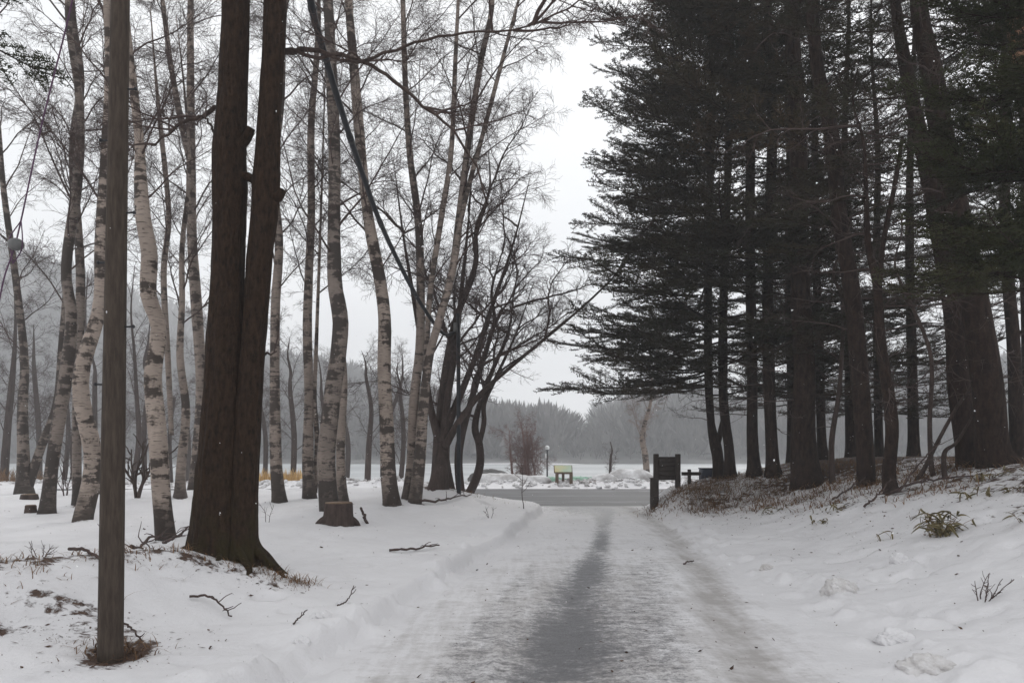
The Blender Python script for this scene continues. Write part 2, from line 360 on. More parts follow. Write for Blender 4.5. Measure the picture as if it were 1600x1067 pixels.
def ground(x, y, fine=True):
    x = np.asarray(x, float); y = np.asarray(y, float)
    n1 = fbm(x, y, 0.45, 4, 3)
    near = 1 - sm(ROAD0 - .75, ROAD0 + .05, y + 0.35 * n1)
    eL = laneL(y) - x + 0.25 * fbm(x, y, 0.9, 4, 11); eR = x - laneR(y) + 0.5 * fbm(x, y, 0.7, 3, 12)
    side = sm(-0.2, 0.8, np.maximum(eL, eR))
    h = near * (0.165 * sm(0, 0.11, eL) * (.55 + .9 * np.clip(fbm(x, y, .5, 2, 13) + .5, 0, 1)) - .035 * np.exp(-((eL + .12) / .2) ** 2) + 0.13 * sm(0.4, 4, eL) + 0.24 * sm(12.5, 18.5, y) * sm(0.6, 3.6, eL))
    h = h + near * ridge(x, y, [(-8.5, 4.2), (-5.0, 5.75), (-4.2, 6.4), (-3.6, 7.2)], 0.36, 0.75)
    h = h + near * 0.16 * np.exp(-((x + 2.95) ** 2 + (y - 7.8) ** 2) / 0.7)
    h = h + near * 0.20 * np.exp(-((x + 1.75) / 1.3) ** 2 - ((y - 18.9) / 1.5) ** 2)
    bank = sm(0.0, 5.4, eR - 0.25) * 1.28 + 0.10 * sm(0, 0.6, eR)
    bank = bank + 0.46 * sm(0.0, 0.9, eR) * (1 - sm(1.5, 5, eR) * .9) * sm(15.8, 18.6, y)
    h = h + near * (bank + side * (0.16 * fbm(x, y, 0.8, 4, 5) * sm(0.4, 2.5, eR)))
    if fine is not False:
        ruts = 0.03 * np.exp(-((x - track1(y)) / 0.3) ** 2) + 0.03 * np.exp(-((x - track2(y)) / 0.25) ** 2)
        h = h - near * ruts + near * .02 * np.exp(-((x - track1(y) + .5) / .05) ** 2) * sm(13, 8, y)
        rough = side * sm(0, 0.5, np.maximum(eL, eR))
        h = h + near * (rough * (0.085 * fbm(x, y, 1.5, 4, 21) + 0.040 * fbm(x, y, 6.0, 3, 22)) + 0.014 * fbm(x, y, 5, 3, 23))
        # trampled, ploughed-off crumbs along both lane edges
        edge = np.exp(-((eL - 0.05) / 0.3) ** 2) * (y < 11.5) + np.exp(-((eR - 0.25) / 0.4) ** 2)
        h = h + near * edge * (np.maximum(0, fbm(x, y, 3.6, 4, 31)) * 0.34)
        # shallow footprints
        fp = fbm(x, y, 3.0, 2, 41); h = h - near * side * 0.085 * sm(0.14, 0.27, fp) * sm(-.1, .15, fbm(x, y, .35, 2, 43))
        h = h + near * side * .02 * np.maximum(0, fbm(x, y, 11, 2, 47)) * sm(-.05, .15, fbm(x, y, .6, 2, 45))
    # hollow melted round the pole foot
    h = h - near * 0.07 * np.exp(-((x + 2.8) ** 2 + (y - 5.15) ** 2) / 0.09)
    # ploughed ridge beyond the road, then down to the lake
    far = sm(ROAD1 - 0.1, ROAD1 + 1.0, y)
    rd = np.exp(-((y - 32.2 - 0.5 * n1) / 1.1) ** 2)
    h = h + far * rd * (0.20 + 0.55 * np.maximum(-0.15, fbm(x, y, 0.55, 4, 51)))
    shore = 37 + 14 * fbm(x, y * 0, 0.03, 2, 61)
    h = h - 1.9 * sm(34, shore + 7, y)
    fs = 141 + 34 * fbm(x, x * 0, 0.012, 3, 71)
    h = h + 4.0 * sm(fs, fs + 45, y)
    hill = 92 * np.exp(-((x + 255) / 105) ** 2) * sm(165, 350, y) + 26 * np.exp(-((x + 85) / 70) ** 2) * sm(170, 330, y) + 34 * np.exp(-((x - 230) / 120) ** 2) * sm(165, 330, y) + 14 * np.exp(-((x - 62) / 24) ** 2) * sm(180, 300, y)
    h = h + hill + sm(150, 260, y) * 6 * fbm(x, y, 0.01, 3, 81)
    return h
def gz(x, y): return float(ground(np.array([x]), np.array([y]))[0])
def gpt(px, D): x = (px - HX) / F * D; return np.array([x, D, gz(x, D)])

def axis(segs, lo, hi, step0, g=1.10):
    a = []
    for s, e, d in segs: a += list(np.arange(s, e - 1e-9, d))
    a.append(segs[-1][1]); left = []; x = segs[0][0]; d = segs[0][2]
    while x > lo: d *= g; x -= d; left.append(x)
    x = segs[-1][1]; d = segs[-1][2]; right = []
    while x < hi: d *= g; x += d; right.append(x)
    return np.array(left[::-1] + a + right)
gx = axis([(-12, -6, .13), (-6, -1.5, .06), (-1.5, 3.6, .045), (3.6, 7, .06), (7, 12, .13)], -560, 560, .2, 1.09)
gy = axis([(3.2, 10, .045), (10, 15, .07), (15, 21.5, .085), (21.5, 30, .3), (30, 35, .1)], -60, 620, .2, 1.075)
XX, YY = np.meshgrid(gx, gy); ZZ = ground(XX, YY)
nx, ny = len(gx), len(gy)
V = np.stack([XX, YY, ZZ], -1).reshape(-1, 3)
ii, jj = np.meshgrid(np.arange(nx - 1), np.arange(ny - 1)); ii = ii.ravel(); jj = jj.ravel()
QQ = np.stack([jj * nx + ii, jj * nx + ii + 1, (jj + 1) * nx + ii + 1, (jj + 1) * nx + ii], -1)
cx = (gx[ii] + gx[ii + 1]) / 2; cy = (gy[jj] + gy[jj + 1]) / 2
# wear of the snow cover
t1w = np.interp(YY, [3, 5, 7.5, 12.5, 19, 21], [.62, .54, .4, .17, .22, .5])
wear = 1.0 * np.exp(-((XX - track1(YY)) / t1w) ** 2) + 0.42 * np.exp(-((XX - track1(YY) + .75) / .22) ** 2) * sm(11.5, 9, YY) + .40 * np.exp(-((XX - track1(YY) - .8) / .38) ** 2) * sm(16, 9, YY)
wear += 1.05 * sm(16.8, 20.4, YY) * np.exp(-((XX - 2.2) / 1.25) ** 2) + 0.3 * np.exp(-((XX - track2(YY)) / .12) ** 2) * sm(13, 16, YY)
wear *= (YY < ROAD0 + .4) * (0.8 + 0.8 * fbm(XX, YY, 0.8, 3, 91))
slush = 0.5 * np.exp(-((XX - track2(YY)) / .26) ** 2) + 0.6 * np.exp(-((XX - track1(YY)) / 1.15) ** 2) * sm(14, 5, YY) + .5 * sm(17.5, 20.5, YY) * np.exp(-((XX - 2.4) / 1.5) ** 2)
slush += .16 * sm(0, .5, XX - laneL(YY)) * sm(0, .5, laneR(YY) - XX)
slush *= (YY < ROAD0 + .4) * (XX > laneL(YY)) * (XX < laneR(YY))
soil = np.zeros_like(XX)
def blob(x, y, rx, ry, a, s=0):
    global soil
    soil = np.maximum(soil, a * np.exp(-(((XX - x) * math.cos(s) + (YY - y) * math.sin(s)) / rx) ** 2 - (((YY - y) * math.cos(s) - (XX - x) * math.sin(s)) / ry) ** 2))
blob(-2.80, 5.22, .27, .33, 1.0); blob(-3.15, 5.55, .35, .3, .62); blob(-3.9, 5.35, .30, .25, .6); blob(-3.75, 4.9, .25, .2, .62); blob(-3.6, 5.9, .6, .25, .45)
blob(-4.3, 6.3, 1.0, .18, .62, .75); blob(-3.55, 7.1, .8, .2, .55, .9); blob(-3.1, 7.25, .35, .2, .7); blob(-2.6, 7.35, .35, .2, .45)
blob(-1.9, 18.6, 1.0, .3, .55); blob(-1.4, 19.3, .5, .5, .5)
for px_, d_ in ((73, 14.5), (121, 15.6), (126, 13.3), (38, 18.6), (261, 10.6), (281, 16.6), (437, 16.3), (485, 17.2), (516, 15), (536, 16), (613, 15.9), (635, 16.9), (647, 16.5), (684, 18.6), (529, 13.2)):
    blob((px_ - HX) / F * d_ + .04, d_ - .08, .26, .24, .52)
for px_, d_, w_ in ((1262, 16.3, .8), (1354, 14.2, .6), (1396, 12.4, .5), (1522, 12.9, .9), (1572, 12.1, 1.1), (1180, 18.3, .6), (1209, 17.8, .6)):
    blob((px_ - HX) / F * d_, d_ - .15, w_, w_ * .6, .55)
eRg = XX - laneR(YY)
soil = np.maximum(soil, .43 * sm(2.2, 4.4, eRg) * (YY < 20.5) * (YY > 8.5) + .40 * sm(.3, 1.0, eRg) * sm(15.2, 17, YY) * (YY < 20.6))
blob(5.6, 12.6, .6, .4, .45); blob(8.3, 11.6, 1.0, .5, .7)
soil = np.maximum(soil, .45 * np.exp(-((YY - 32.4) / 1.0) ** 2))

def ground_part(name, mask, material, kind='structure'):
    q = QQ[mask]; used = np.unique(q); re = np.full(len(V), -1); re[used] = np.arange(len(used))
    b = MB(); b.add(V[used], re[q]); me = b.mesh(name, material)
    for nm, arr in (('wear', wear), ('slush', slush), ('soil', soil)):
        at_ = me.attributes.new(nm, 'FLOAT', 'POINT'); at_.data.foreach_set('value', arr.ravel()[used].astype(np.float32))
    return tag(link(name, me), kind=kind)
is_road = (cy > ROAD0) & (cy < ROAD1)
is_lane = (cy <= ROAD0) & (cx > laneL(cy)) & (cx < laneR(cy))
is_hill = cy > 150
ground_part('road', is_road, M_road)['label'] = 'wet grey asphalt road crossing behind the trees'
ground_part('lane', is_lane, M_snow)['label'] = 'narrow snowy lane with a dark wheel track'
ground_part('hills', is_hill, M_farfloor)['label'] = 'misty wooded hills across the lake'
ground_part('ground', ~(is_road | is_lane | is_hill), M_snow)['label'] = 'snow covered ground on both sides of the lane'
b = MB(); b.add([[-420, 36, LAKE], [420, 36, LAKE], [420, 190, LAKE], [-420, 190, LAKE]], [[0, 1, 2, 3]])
tag(link('lake', b.mesh('lake', M_ice)), 'pale frozen lake beyond the road', kind='structure')

# ---------------------------------------------------------------- bare branch prototypes
def walk(p, d, length, n, wob, trop, r):
    P = [p]; d = norm(d); st = length / n
    for k in range(n):
        d = norm(d + r.normal(0, wob, 3) + np.array([0, 0, trop(k / n) if callable(trop) else trop]))
        P.append(P[-1] + d * st)
    return np.array(P)
def side_dir(d, ang, az):
    ref = np.array([0, 0, 1.]) if abs(d[2]) < 0.9 else np.array([1., 0, 0])
    u = norm(np.cross(d, ref)); v = np.cross(u, d)
    return norm(d * math.cos(ang) + (u * math.cos(az) + v * math.sin(az)) * math.sin(ang))
def branch_tree(b, p, d, length, r0, lv, cfg, r):
    c = cfg[lv]
    P = walk(p, d, length, c['n'], c['wob'], c['trop'], r)
    R = r0 + (max(c['rt'], r0 * c.get('tip', .18)) - r0) * np.linspace(0, 1, len(P)) ** .8
    b.tube(P, R, c['sides'], cap=False)
    if lv + 1 >= len(cfg): return
    nc = cfg[lv + 1]; k = c['kids']; cum = np.linspace(0, 1, len(P))
    for i in range(k):
        t = c['t0'] + (1 - c['t0']) * (i + r.random() * .8) / k; t = min(t, .995)
        q = np.array([np.interp(t, cum, P[:, a]) for a in range(3)])
        j = min(int(t * (len(P) - 1)), len(P) - 2); dd = norm(P[j + 1] - P[j])
        az = (r.choice([0, math.pi]) + r.normal(0, .6)) if r.random() < c.get('flat', .6) else r.random() * 2 * math.pi
        L = nc['len'] * (1 - c.get('fall', .55) * t) * r.uniform(.65, 1.25)
        rr = max(nc['rt'], min(nc['r0'], np.interp(t, cum, R) * .75))
        branch_tree(b, q, side_dir(dd, r.uniform(.5, .95), az), L, rr, lv + 1, cfg, r)

def birch_cfg(scale=1.0, rt=.0038):
    return [dict(n=10, wob=.10, trop=lambda t: .09 - .16 * t, rt=.0055, sides=5, kids=12, t0=.14, tip=.2, fall=.5),
            dict(n=6, wob=.15, trop=.0, len=1.15, r0=.010, rt=.0042, sides=3, kids=7, t0=.15, fall=.5),
            dict(n=4, wob=.2, trop=-.03, len=.52, r0=.0052, rt=rt * .85, sides=3, kids=4, t0=.2, fall=.4),
            dict(n=2, wob=.2, trop=-.06, len=.27, r0=.0034, rt=rt * .66, sides=3, kids=0, t0=0)]
def maple_cfg():
    return [dict(n=13, wob=.12, trop=lambda t: .10 - .17 * t, rt=.011, sides=6, kids=13, t0=.22, tip=.18, fall=.45),
            dict(n=8, wob=.17, trop=-.005, len=1.5, r0=.024, rt=.008, sides=4, kids=7, t0=.15, fall=.5),
            dict(n=4, wob=.2, trop=0., len=.68, r0=.009, rt=.0045, sides=3, kids=4, t0=.2, fall=.4),
            dict(n=3, wob=.2, trop=.0, len=.34, r0=.005, rt=.0032, sides=3, kids=0, t0=0)]
def limb_proto(name, cfg, length, r0, up, material, seed):
    r = np.random.default_rng(seed); b = MB()
    branch_tree(b, np.zeros(3), np.array([math.cos(up), 0, math.sin(up)]), length, r0, 0, cfg, r)
    return b.mesh(name, material)
BIRCH = [limb_proto('birch_limb', birch_cfg(), 3.2, .027, .75, M_twig, 100 + k) for k in range(9)]
MAPLE = [limb_proto('spreading_limb', maple_cfg(), 4.6, .058, .75, M_twig, 200 + k) for k in range(8)]
REDL = [limb_proto('reddish_limb', birch_cfg(1, .007), 3.0, .035, 1.0, M_twig_red, 300 + k) for k in range(5)]
PALEL = [limb_proto('pale_limb', birch_cfg(1, .007), 3.2, .04, .9, M_twig_pale, 330 + k) for k in range(4)]
SPARSE = [limb_proto('dead_limb', [dict(n=9, wob=.13, trop=-.02, rt=.005, sides=5, kids=7, t0=.3, tip=.2, fall=.5), dict(n=5, wob=.16, trop=0, len=.75, r0=.010, rt=.005, sides=3, kids=3, t0=.2), dict(n=3, wob=.2, trop=0, len=.35, r0=.006, rt=.0035, sides=3, kids=0, t0=0)], 2.4, .024, .12, M_twig, 360 + k) for k in range(5)]

def bough_proto(name, seed, material, length=3.6, dens=1.0, droop=.22):
    r = np.random.default_rng(seed); b = MB(); ax = []        # ax: list of (P, needle length)
    t = np.linspace(0, 1, 13); ph = r.random() * 6
    P0 = np.stack([t * length, .10 * length * .3 * np.sin(t * 5 + ph) * t, length * (-droop * t + (droop + .06) * t ** 2.2) + .02 * np.sin(t * 9 + ph)], -1)
    b2 = MB(); b.tube(P0, np.linspace(.024, .006, 13), 5, cap=False); ax.append((P0[4:], .05))
    n = int(14 * dens)
    for i in range(n):
        for s in (-1, 1):
            u = .14 + .84 * (i + r.random() * .7) / n
            if r.random() < .10: continue
            q = np.array([np.interp(u, t, P0[:, a]) for a in range(3)])
            L = length * (.42 * (1 - u) ** .75 + .035) * r.uniform(.7, 1.2) * min(1, .45 + u * 2.2)
            ang = s * (1.0 - .35 * u) * r.uniform(.85, 1.1)
            d = np.array([math.cos(ang), math.sin(ang), r.normal(.02, .10)])
            P = walk(q, d, L, 6, .06, .025, r); b.tube(P, np.linspace(.009, .004, 7), 3, cap=False); ax.append((P[1:], .05))
            m = max(2, int(L / .13)); c = np.linspace(0, 1, 7)
            for k in range(m):
                for s2 in (-1, 1):
                    v = .12 + .86 * (k + r.random() * .6) / m
                    q2 = np.array([np.interp(v, c, P[:, a]) for a in range(3)])
                    dd = norm(P[-1] - P[0]); a2 = s2 * r.uniform(.6, 1.0)
                    d2 = np.array([dd[0] * math.cos(a2) - dd[1] * math.sin(a2), dd[0] * math.sin(a2) + dd[1] * math.cos(a2), dd[2] + r.normal(.04, .12)])
                    L2 = (.36 * (1 - v) + .09) * r.uniform(.6, 1.25) * min(1, L)
                    ax.append((walk(q2, d2, max(.08, L2), 2, .08, .05, r), .052))
    VV = []; 
    for P, nl in ax:
        seg = np.linalg.norm(np.diff(P, axis=0), axis=1); tot = seg.sum(); cum = np.concatenate([[0], np.cumsum(seg)])
        k = max(2, int(tot / .032)); ss = (np.arange(k) + r.random(k) * .6) / k * tot
        Q = np.stack([np.interp(ss, cum, P[:, a]) for a in range(3)], -1)
        d = norm(P[-1] - P[0]); u = norm(np.cross(d, [0, 0, 1.]) + 1e-6); w = np.cross(u, d)
        for s in (-1, 1):
            el = r.normal(.25, .45, k)
            tip = Q + (d * r.uniform(.25, .7, (k, 1)) + s * u * np.cos(el)[:, None] + w * np.sin(el)[:, None]) * (nl * r.uniform(.7, 1.3, (k, 1)))
            VV.append(np.stack([Q - d * .012, Q + d * .014, tip], 1))
    VV = np.concatenate(VV).reshape(-1, 3)
    b.add(VV, None, np.arange(len(VV)).reshape(-1, 3))
    me = b.mesh(name, M_fir, smooth=False)
    me.materials.append(material)
    nq = sum(len(q) for q in b.Q); ntot = len(me.polygons)
    mi = np.zeros(ntot, np.int32); mi[nq:] = 1; me.polygons.foreach_set('material_index', mi)
    return me
BOUGH = [bough_proto('fir_bough', 400 + k, M_needle, dens=.95, droop=[.10, .2, .06, .16, .22, .12][k]) for k in range(6)]
BOUGH_THIN = [bough_proto('thin_fir_bough', 420 + k, M_needle, dens=.55, droop=.12) for k in range(4)]
BOUGH_GREEN = [bough_proto('green_fir_bough', 440 + k, M_needle_green, length=2.6, dens=1.0, droop=.3) for k in range(3)]

def place(name, me, parent, p, phi, pitch, s, roll=0.0):
    o = bpy.data.objects.new(name, me); COL.objects.link(o); o.parent = parent
    o.matrix_basis = Matrix.Translation(Vector(p)) @ Matrix.Rotation(phi, 4, 'Z') @ Matrix.Rotation(-pitch, 4, 'Y') @ Matrix.Rotation(roll, 4, 'X') @ Matrix.Scale(s, 4)
    return o

def spline(P, n):
    """smooth curve through control points (Catmull-Rom)"""
    P = np.asarray(P, float); out = []
    Q = np.vstack([2 * P[0] - P[1], P, 2 * P[-1] - P[-2]])
    ts = np.linspace(0, len(P) - 1 - 1e-9, n)
    for t in ts:
        i = int(t); f = t - i; a, b_, c, d = Q[i], Q[i + 1], Q[i + 2], Q[i + 3]
        out.append(.5 * ((2 * b_) + (c - a) * f + (2 * a - 5 * b_ + 4 * c - d) * f ** 2 + (3 * b_ - a - 3 * c + d) * f ** 3))
    return np.array(out)

def trunk_path(D, pts, H, n=46, depth_wob=.12, r=rng, topx=None):
    """pts: photo (column, row, width) up the stem; returns world path (local to base), radii, base"""
    base = gpt(pts[0][0], D); P = [np.array([base[0], D, base[2] - .12])]; R = [pts[0][2] / 2 / F * D]
    for (px, py, w) in pts[1:]:
        q = at(px, py, D); q[1] += r.normal(0, depth_wob); P.append(q); R.append(w / 2 / F * D)
    last = P[-1]; d = norm(P[-1] - P[-2]); d = norm(d + np.array([0, 0, 1.5]))
    top = base[2] + H; k = 3
    if last[2] < top - .5:
        for i in range(1, k + 1):
            f = i / k; P.append(last + (top - last[2]) * f * (d / d[2]) + r.normal(0, .10, 3) * np.array([1, 1, 0])); R.append(R[len(pts) - 1] * (1 - .86 * f))
    P = np.array(P); R = np.array(R)
    S = spline(np.hstack([P, R[:, None]]), n)
    return S[:, :3] - base, np.maximum(S[:, 3], .006), base

def rough_tube(b, P, R, sides, amp, seed, flare=0.0, flare_h=.35, lobes=5, knob=0.0):
    """stem with uneven girth and a root flare"""
    n = len(P); a = np.arange(sides) * 2 * np.pi / sides
    s = np.concatenate([[0], np.cumsum(np.linalg.norm(np.diff(P, axis=0), axis=1))])
    A, S = np.meshgrid(a, s)
    ca, sa = np.cos(A), np.sin(A)
    nn = fbm(ca * 1.6 + S * .6, sa * 1.6 + S * 1.3, 1.2, 3, seed) + .6 * fbm(ca * 4 + S * .8, sa * 4 - S * 2, 1.5, 3, seed + 5)
    RR = R[:, None] * (1 + amp * 2 * nn)
    ph = seed * 1.7
    lob = .55 + .45 * np.cos(lobes * A + ph + .8 * np.sin(2 * A + ph))
    RR = RR * (1 + flare * np.exp(-np.maximum(S - .1, 0) / flare_h) * lob)
    b.tube(P, RR, sides)

def limbs_on(crown, P, R, protos, z0, z1, count, s0, s1, r, pitch=(-.1, .35), name='limb', bias=None, bw=1.2):
    z = P[:, 2]
    for k in range(count):
        t = (k + r.random()) / count; zz = z0 + (z1 - z0) * t
        p = [np.interp(zz, z, P[:, a]) for a in range(3)]
        phi = r.random() * 2 * math.pi if bias is None or r.random() > .6 else bias + r.normal(0, bw)
        place(name, protos[r.integers(len(protos))], crown, p, phi, r.uniform(*pitch), (s0 + (s1 - s0) * t) * r.uniform(.75, 1.2), r.normal(0, .4))

def shoots(b, P, z0, z1, count, r, length=.5, rad=.006):
    """short unique side shoots along a stem"""
    z = P[:, 2]
    for k in range(count):
        zz = r.uniform(z0, z1); p = np.array([np.interp(zz, z, P[:, a]) for a in range(3)])
        a = r.random() * 6.28; d = np.array([math.cos(a), math.sin(a), r.uniform(.2, 1.2)])
        L = length * r.uniform(.4, 1.4); Q = walk(p, d, L, 5, .16, .03, r); b.tube(Q, np.linspace(rad, rad * .5, 6), 3, cap=False)
        for m in range(3):
            q = Q[r.integers(1, 5)]; b.tube(walk(q, side_dir(norm(Q[-1] - Q[0]), .8, r.random() * 6), L * .45, 3, .2, 0, r), np.linspace(rad * .6, rad * .4, 4), 3, cap=False)

def bare_tree(name, label, cat, D, pts, H, material, protos, z0, count, s0, s1, seed, group, sides=14, amp=.05, flare=.45, pitch=(-.15, .3), bias=None, stems=(), twigmat=None, lname='limb', flare_h=.16, zmax=None, nshoot=26):
    r = np.random.default_rng(seed)
    P, R, base = trunk_path(D, pts, H, r=r)
    t = thing(name, label, cat, base, group); count = max(3, int(count * .82))
    b = MB(); rough_tube(b, P, R, sides, amp, seed, flare, flare_h)
    link('trunk', b.mesh('trunk', material), t)
    b = MB(); shoots(b, P, z0, H * .98, nshoot, r)
    crown = link('crown', b.mesh('crown', twigmat or M_twig), t)
    limbs_on(crown, P, R, protos, z0, (zmax or H) * .97, count, s0, s1, r, pitch, lname, bias)
    for st in stems:                                  # further stems that rise from the same root
        P2 = [np.array([(st[0][0] - HX) / F * D, D + st[0][3] if len(st[0]) > 3 else D, CAMZ - (st[0][1] - HY) / F * D])]
        R2 = [st[0][2] / 2 / F * D]
        for q in st[1:]:
            w = at(q[0], q[1], D); w[1] += r.normal(0, .15); P2.append(w); R2.append(q[2] / 2 / F * D)
        d = norm(P2[-1] - P2[-2]); L2 = max(.5, (base[2] + H * .95 - P2[-1][2])) / max(.4, d[2])
        P2.append(P2[-1] + d * L2 * .5); R2.append(R2[-1] * .5); P2.append(P2[-1] + norm(d + [0, 0, .3]) * L2 * .5); R2.append(.008)
        S = spline(np.hstack([np.array(P2), np.array(R2)[:, None]]), 34); PP = S[:, :3] - base; RR = np.maximum(S[:, 3], .006)
        b = MB(); rough_tube(b, PP, RR, 10, amp, seed + 3); link('stem', b.mesh('stem', material), t)
        zlo = max(z0, PP[0, 2] + .8); limbs_on(crown, PP, RR, protos, zlo, PP[-1, 2], int(count * .55), s0 * .9, s1 * .8, r, pitch, lname, bias)
    return t, crown, P, R, base

G_B = 'bare birches left of the lane'
# ---- birches and other bare trees left of the lane (photo columns, rows and widths up each stem)
bare_tree('birch_tree', 'dark rough-barked birch at far left beside the small square stump', 'tree', 14.5,
          [(73, 818, 22), (80, 720, 19), (96, 600, 20), (110, 500, 17), (111, 420, 15), (116, 280, 15), (122, 160, 12), (110, 40, 9)], 14.5, M_birch_rough, BIRCH, 4.3, 22, .85, .6, 1, G_B)
bare_tree('birch_tree', 'slim dark birch close behind the white birch by the pole', 'tree', 15.6,
          [(121, 800, 14), (119, 720, 13), (124, 600, 14), (128, 430, 13), (127, 250, 12), (117, 120, 11), (108, 20, 9)], 14, M_birch_rough, BIRCH, 5, 16, .7, .5, 2, G_B)
bare_tree('birch_tree', 'white birch with black scars just left of the utility pole', 'tree', 13.3,
          [(126, 828, 28), (134, 720, 27), (141, 600, 23), (153, 480, 20), (161, 380, 18), (168, 250, 16), (172, 120, 13), (178, 10, 10)], 14.5, M_birch, BIRCH, 4.6, 22, .85, .6, 3, G_B, flare=.2)
bare_tree('birch_tree', 'leaning forked tree faint in the mist at the far left', 'tree', 18.6,
          [(38, 785, 26), (40, 720, 18), (36, 640, 15), (30, 560, 12), (22, 440, 10), (14, 300, 8)], 13, M_birch_rough, BIRCH, 3.5, 20, .9, .6, 4, G_B,
          stems=[[(44, 760, 15), (62, 700, 13), (82, 630, 12), (98, 540, 10), (105, 470, 8)]])
bare_tree('birch_tree', 'crooked white birch with bent stem right of the utility pole', 'tree', 10.6,
          [(261, 862, 30), (258, 780, 27), (256, 700, 27), (244, 640, 27), (236, 585, 26), (241, 510, 23), (231, 460, 24), (237, 400, 24), (229, 345, 22), (215, 280, 19), (207, 215, 14), (205, 120, 12), (203, 20, 11)],
          12.5, M_birch, BIRCH, 4.6, 18, .7, .5, 5, G_B, flare=.12, sides=18)
bare_tree('birch_tree', 'slender birch half hidden behind the crooked white birch', 'tree', 16.6,
          [(281, 803, 18), (279, 730, 15), (284, 640, 13), (291, 560, 11), (285, 470, 9), (281, 380, 8)], 11, M_birch_thin, BIRCH, 3.6, 18, .8, .5, 6, G_B,
          stems=[[(268, 680, 7), (262, 560, 9), (258, 430, 9), (256, 330, 8), (262, 210, 7)]])
bare_tree('birch_tree', 'tall straight birch seen between crooked birch and big brown tree', 'tree', 19.0,
          [(302, 778, 20), (308, 700, 15), (313, 600, 15), (308, 480, 17), (303, 380, 15), (300, 260, 14), (301, 120, 11), (298, 0, 9)], 16, M_birch_thin, BIRCH, 4.5, 22, .9, .65, 7, G_B,
          stems=[[(299, 260, 10), (286, 190, 10), (272, 110, 8), (262, 30, 7)]])
bare_tree('birch_tree', 'pale birch just right of the big brown double tree', 'tree', 16.3,
          [(437, 805, 21), (436, 720, 18), (433, 600, 15), (434, 480, 14), (437, 380, 13), (434, 280, 12), (440, 160, 10), (446, 40, 8)], 14, M_birch_thin, BIRCH, 4.2, 20, .8, .55, 8, G_B)
bare_tree('birch_tree', 'slim pale birch between the pale birch and the stump', 'tree', 17.2,
          [(485, 800, 20), (483, 720, 18), (482, 620, 14), (484, 520, 14), (481, 430, 13), (484, 330, 12), (487, 200, 11), (493, 100, 9)], 14.5, M_birch_thin, BIRCH, 4.2, 20, .8, .55, 9, G_B,
          stems=[[(492, 770, 8), (494, 690, 8), (490, 620, 7), (489, 540, 6)]])
bare_tree('birch_tree', 'thick scaly birch standing right behind the cut stump', 'tree', 15.0,
          [(516, 812, 31), (513, 740, 28), (513, 690, 27), (521, 620, 26), (527, 560, 25), (532, 500, 24), (523, 440, 22), (520, 360, 20), (521, 240, 19), (517, 120, 18), (514, 10, 15)],
          15.5, M_birch_rough, BIRCH, 4.8, 22, .9, .65, 10, G_B, flare=.1, sides=18, amp=.07)
bare_tree('birch_tree', 'thin pale birch tucked against the thick scaly birch', 'tree', 16.0,
          [(536, 806, 18), (532, 720, 14), (531, 660, 14), (535, 590, 11), (533, 520, 9), (528, 440, 8)], 9.5, M_birch_thin, BIRCH, 4.5, 9, .6, .4, 11, G_B)
bare_tree('birch_tree', 'white birch leaning left beneath the drooping black cable', 'tree', 15.9,
          [(613, 808, 27), (607, 740, 24), (602, 650, 22), (599, 580, 21), (600, 500, 20), (592, 440, 19), (582, 370, 18), (571, 300, 15), (562, 190, 16), (552, 90, 14), (543, 0, 12)],
          15.5, M_birch, BIRCH, 4.4, 24, .95, .65, 12, G_B, flare=.25, sides=18, bias=0.1)
bare_tree('birch_tree', 'pale birch leaning right, left one of the touching pair', 'tree', 16.9,
          [(635, 801, 17), (641, 720, 16), (650, 630, 15), (655, 540, 14), (657, 440, 13), (652, 340, 12), (640, 240, 10), (631, 120, 9), (630, 20, 8)], 15.5, M_birch_thin, BIRCH, 4, 22, .85, .6, 13, G_B, flare=.2)
bare_tree('birch_tree', 'scarred pale birch leaning right, right one of the touching pair', 'tree', 16.5,
          [(647, 805, 20), (655, 720, 19), (662, 640, 16), (672, 560, 13), (690, 500, 12), (708, 420, 12), (718, 330, 12), (735, 200, 10), (752, 90, 9), (768, 10, 8)],
          15.5, M_birch_thin, BIRCH, 4, 24, .9, .6, 14, G_B, flare=.2, bias=0.0, stems=[[(664, 600, 8), (672, 460, 9), (690, 350, 9), (705, 240, 8), (712, 100, 7)], [(708, 400, 8), (730, 300, 8), (760, 190, 7), (790, 60, 6)]])

# ---- the dark many-stemmed tree by the black post
t, crown, P, R, base = bare_tree('maple_tree', 'dark many-stemmed tree spreading its branches over the lane mouth', 'tree', 18.6,
          [(684, 785, 34), (688, 740, 28), (689, 690, 27), (692, 640, 22), (697, 580, 15), (712, 500, 11), (742, 420, 9)], 8.5, M_maple, MAPLE, 3.0, 9, .85, .55, 20, None, flare=.3, bias=0, pitch=(-.35, .2),
          stems=[[(686, 690, 14), (672, 630, 11), (662, 560, 9), (650, 480, 7)], [(690, 690, 16), (714, 630, 12), (742, 560, 9), (768, 480, 7)], [(692, 680, 13), (702, 610, 11), (712, 540, 9), (722, 450, 7)],
                 [(694, 700, 13), (722, 655, 10), (756, 610, 8), (800, 570, 6)]], zmax=7.5)
bare_tree('maple_tree', 'thin dark stem slanting left beside the many-stemmed dark tree', 'tree', 19.3,
          [(707, 776, 12), (699, 730, 11), (693, 690, 10), (694, 640, 9), (706, 570, 7)], 6.5, M_maple, MAPLE, 2.8, 6, .6, .4, 21, None, bias=0, pitch=(-.4, .1), flare=.2)
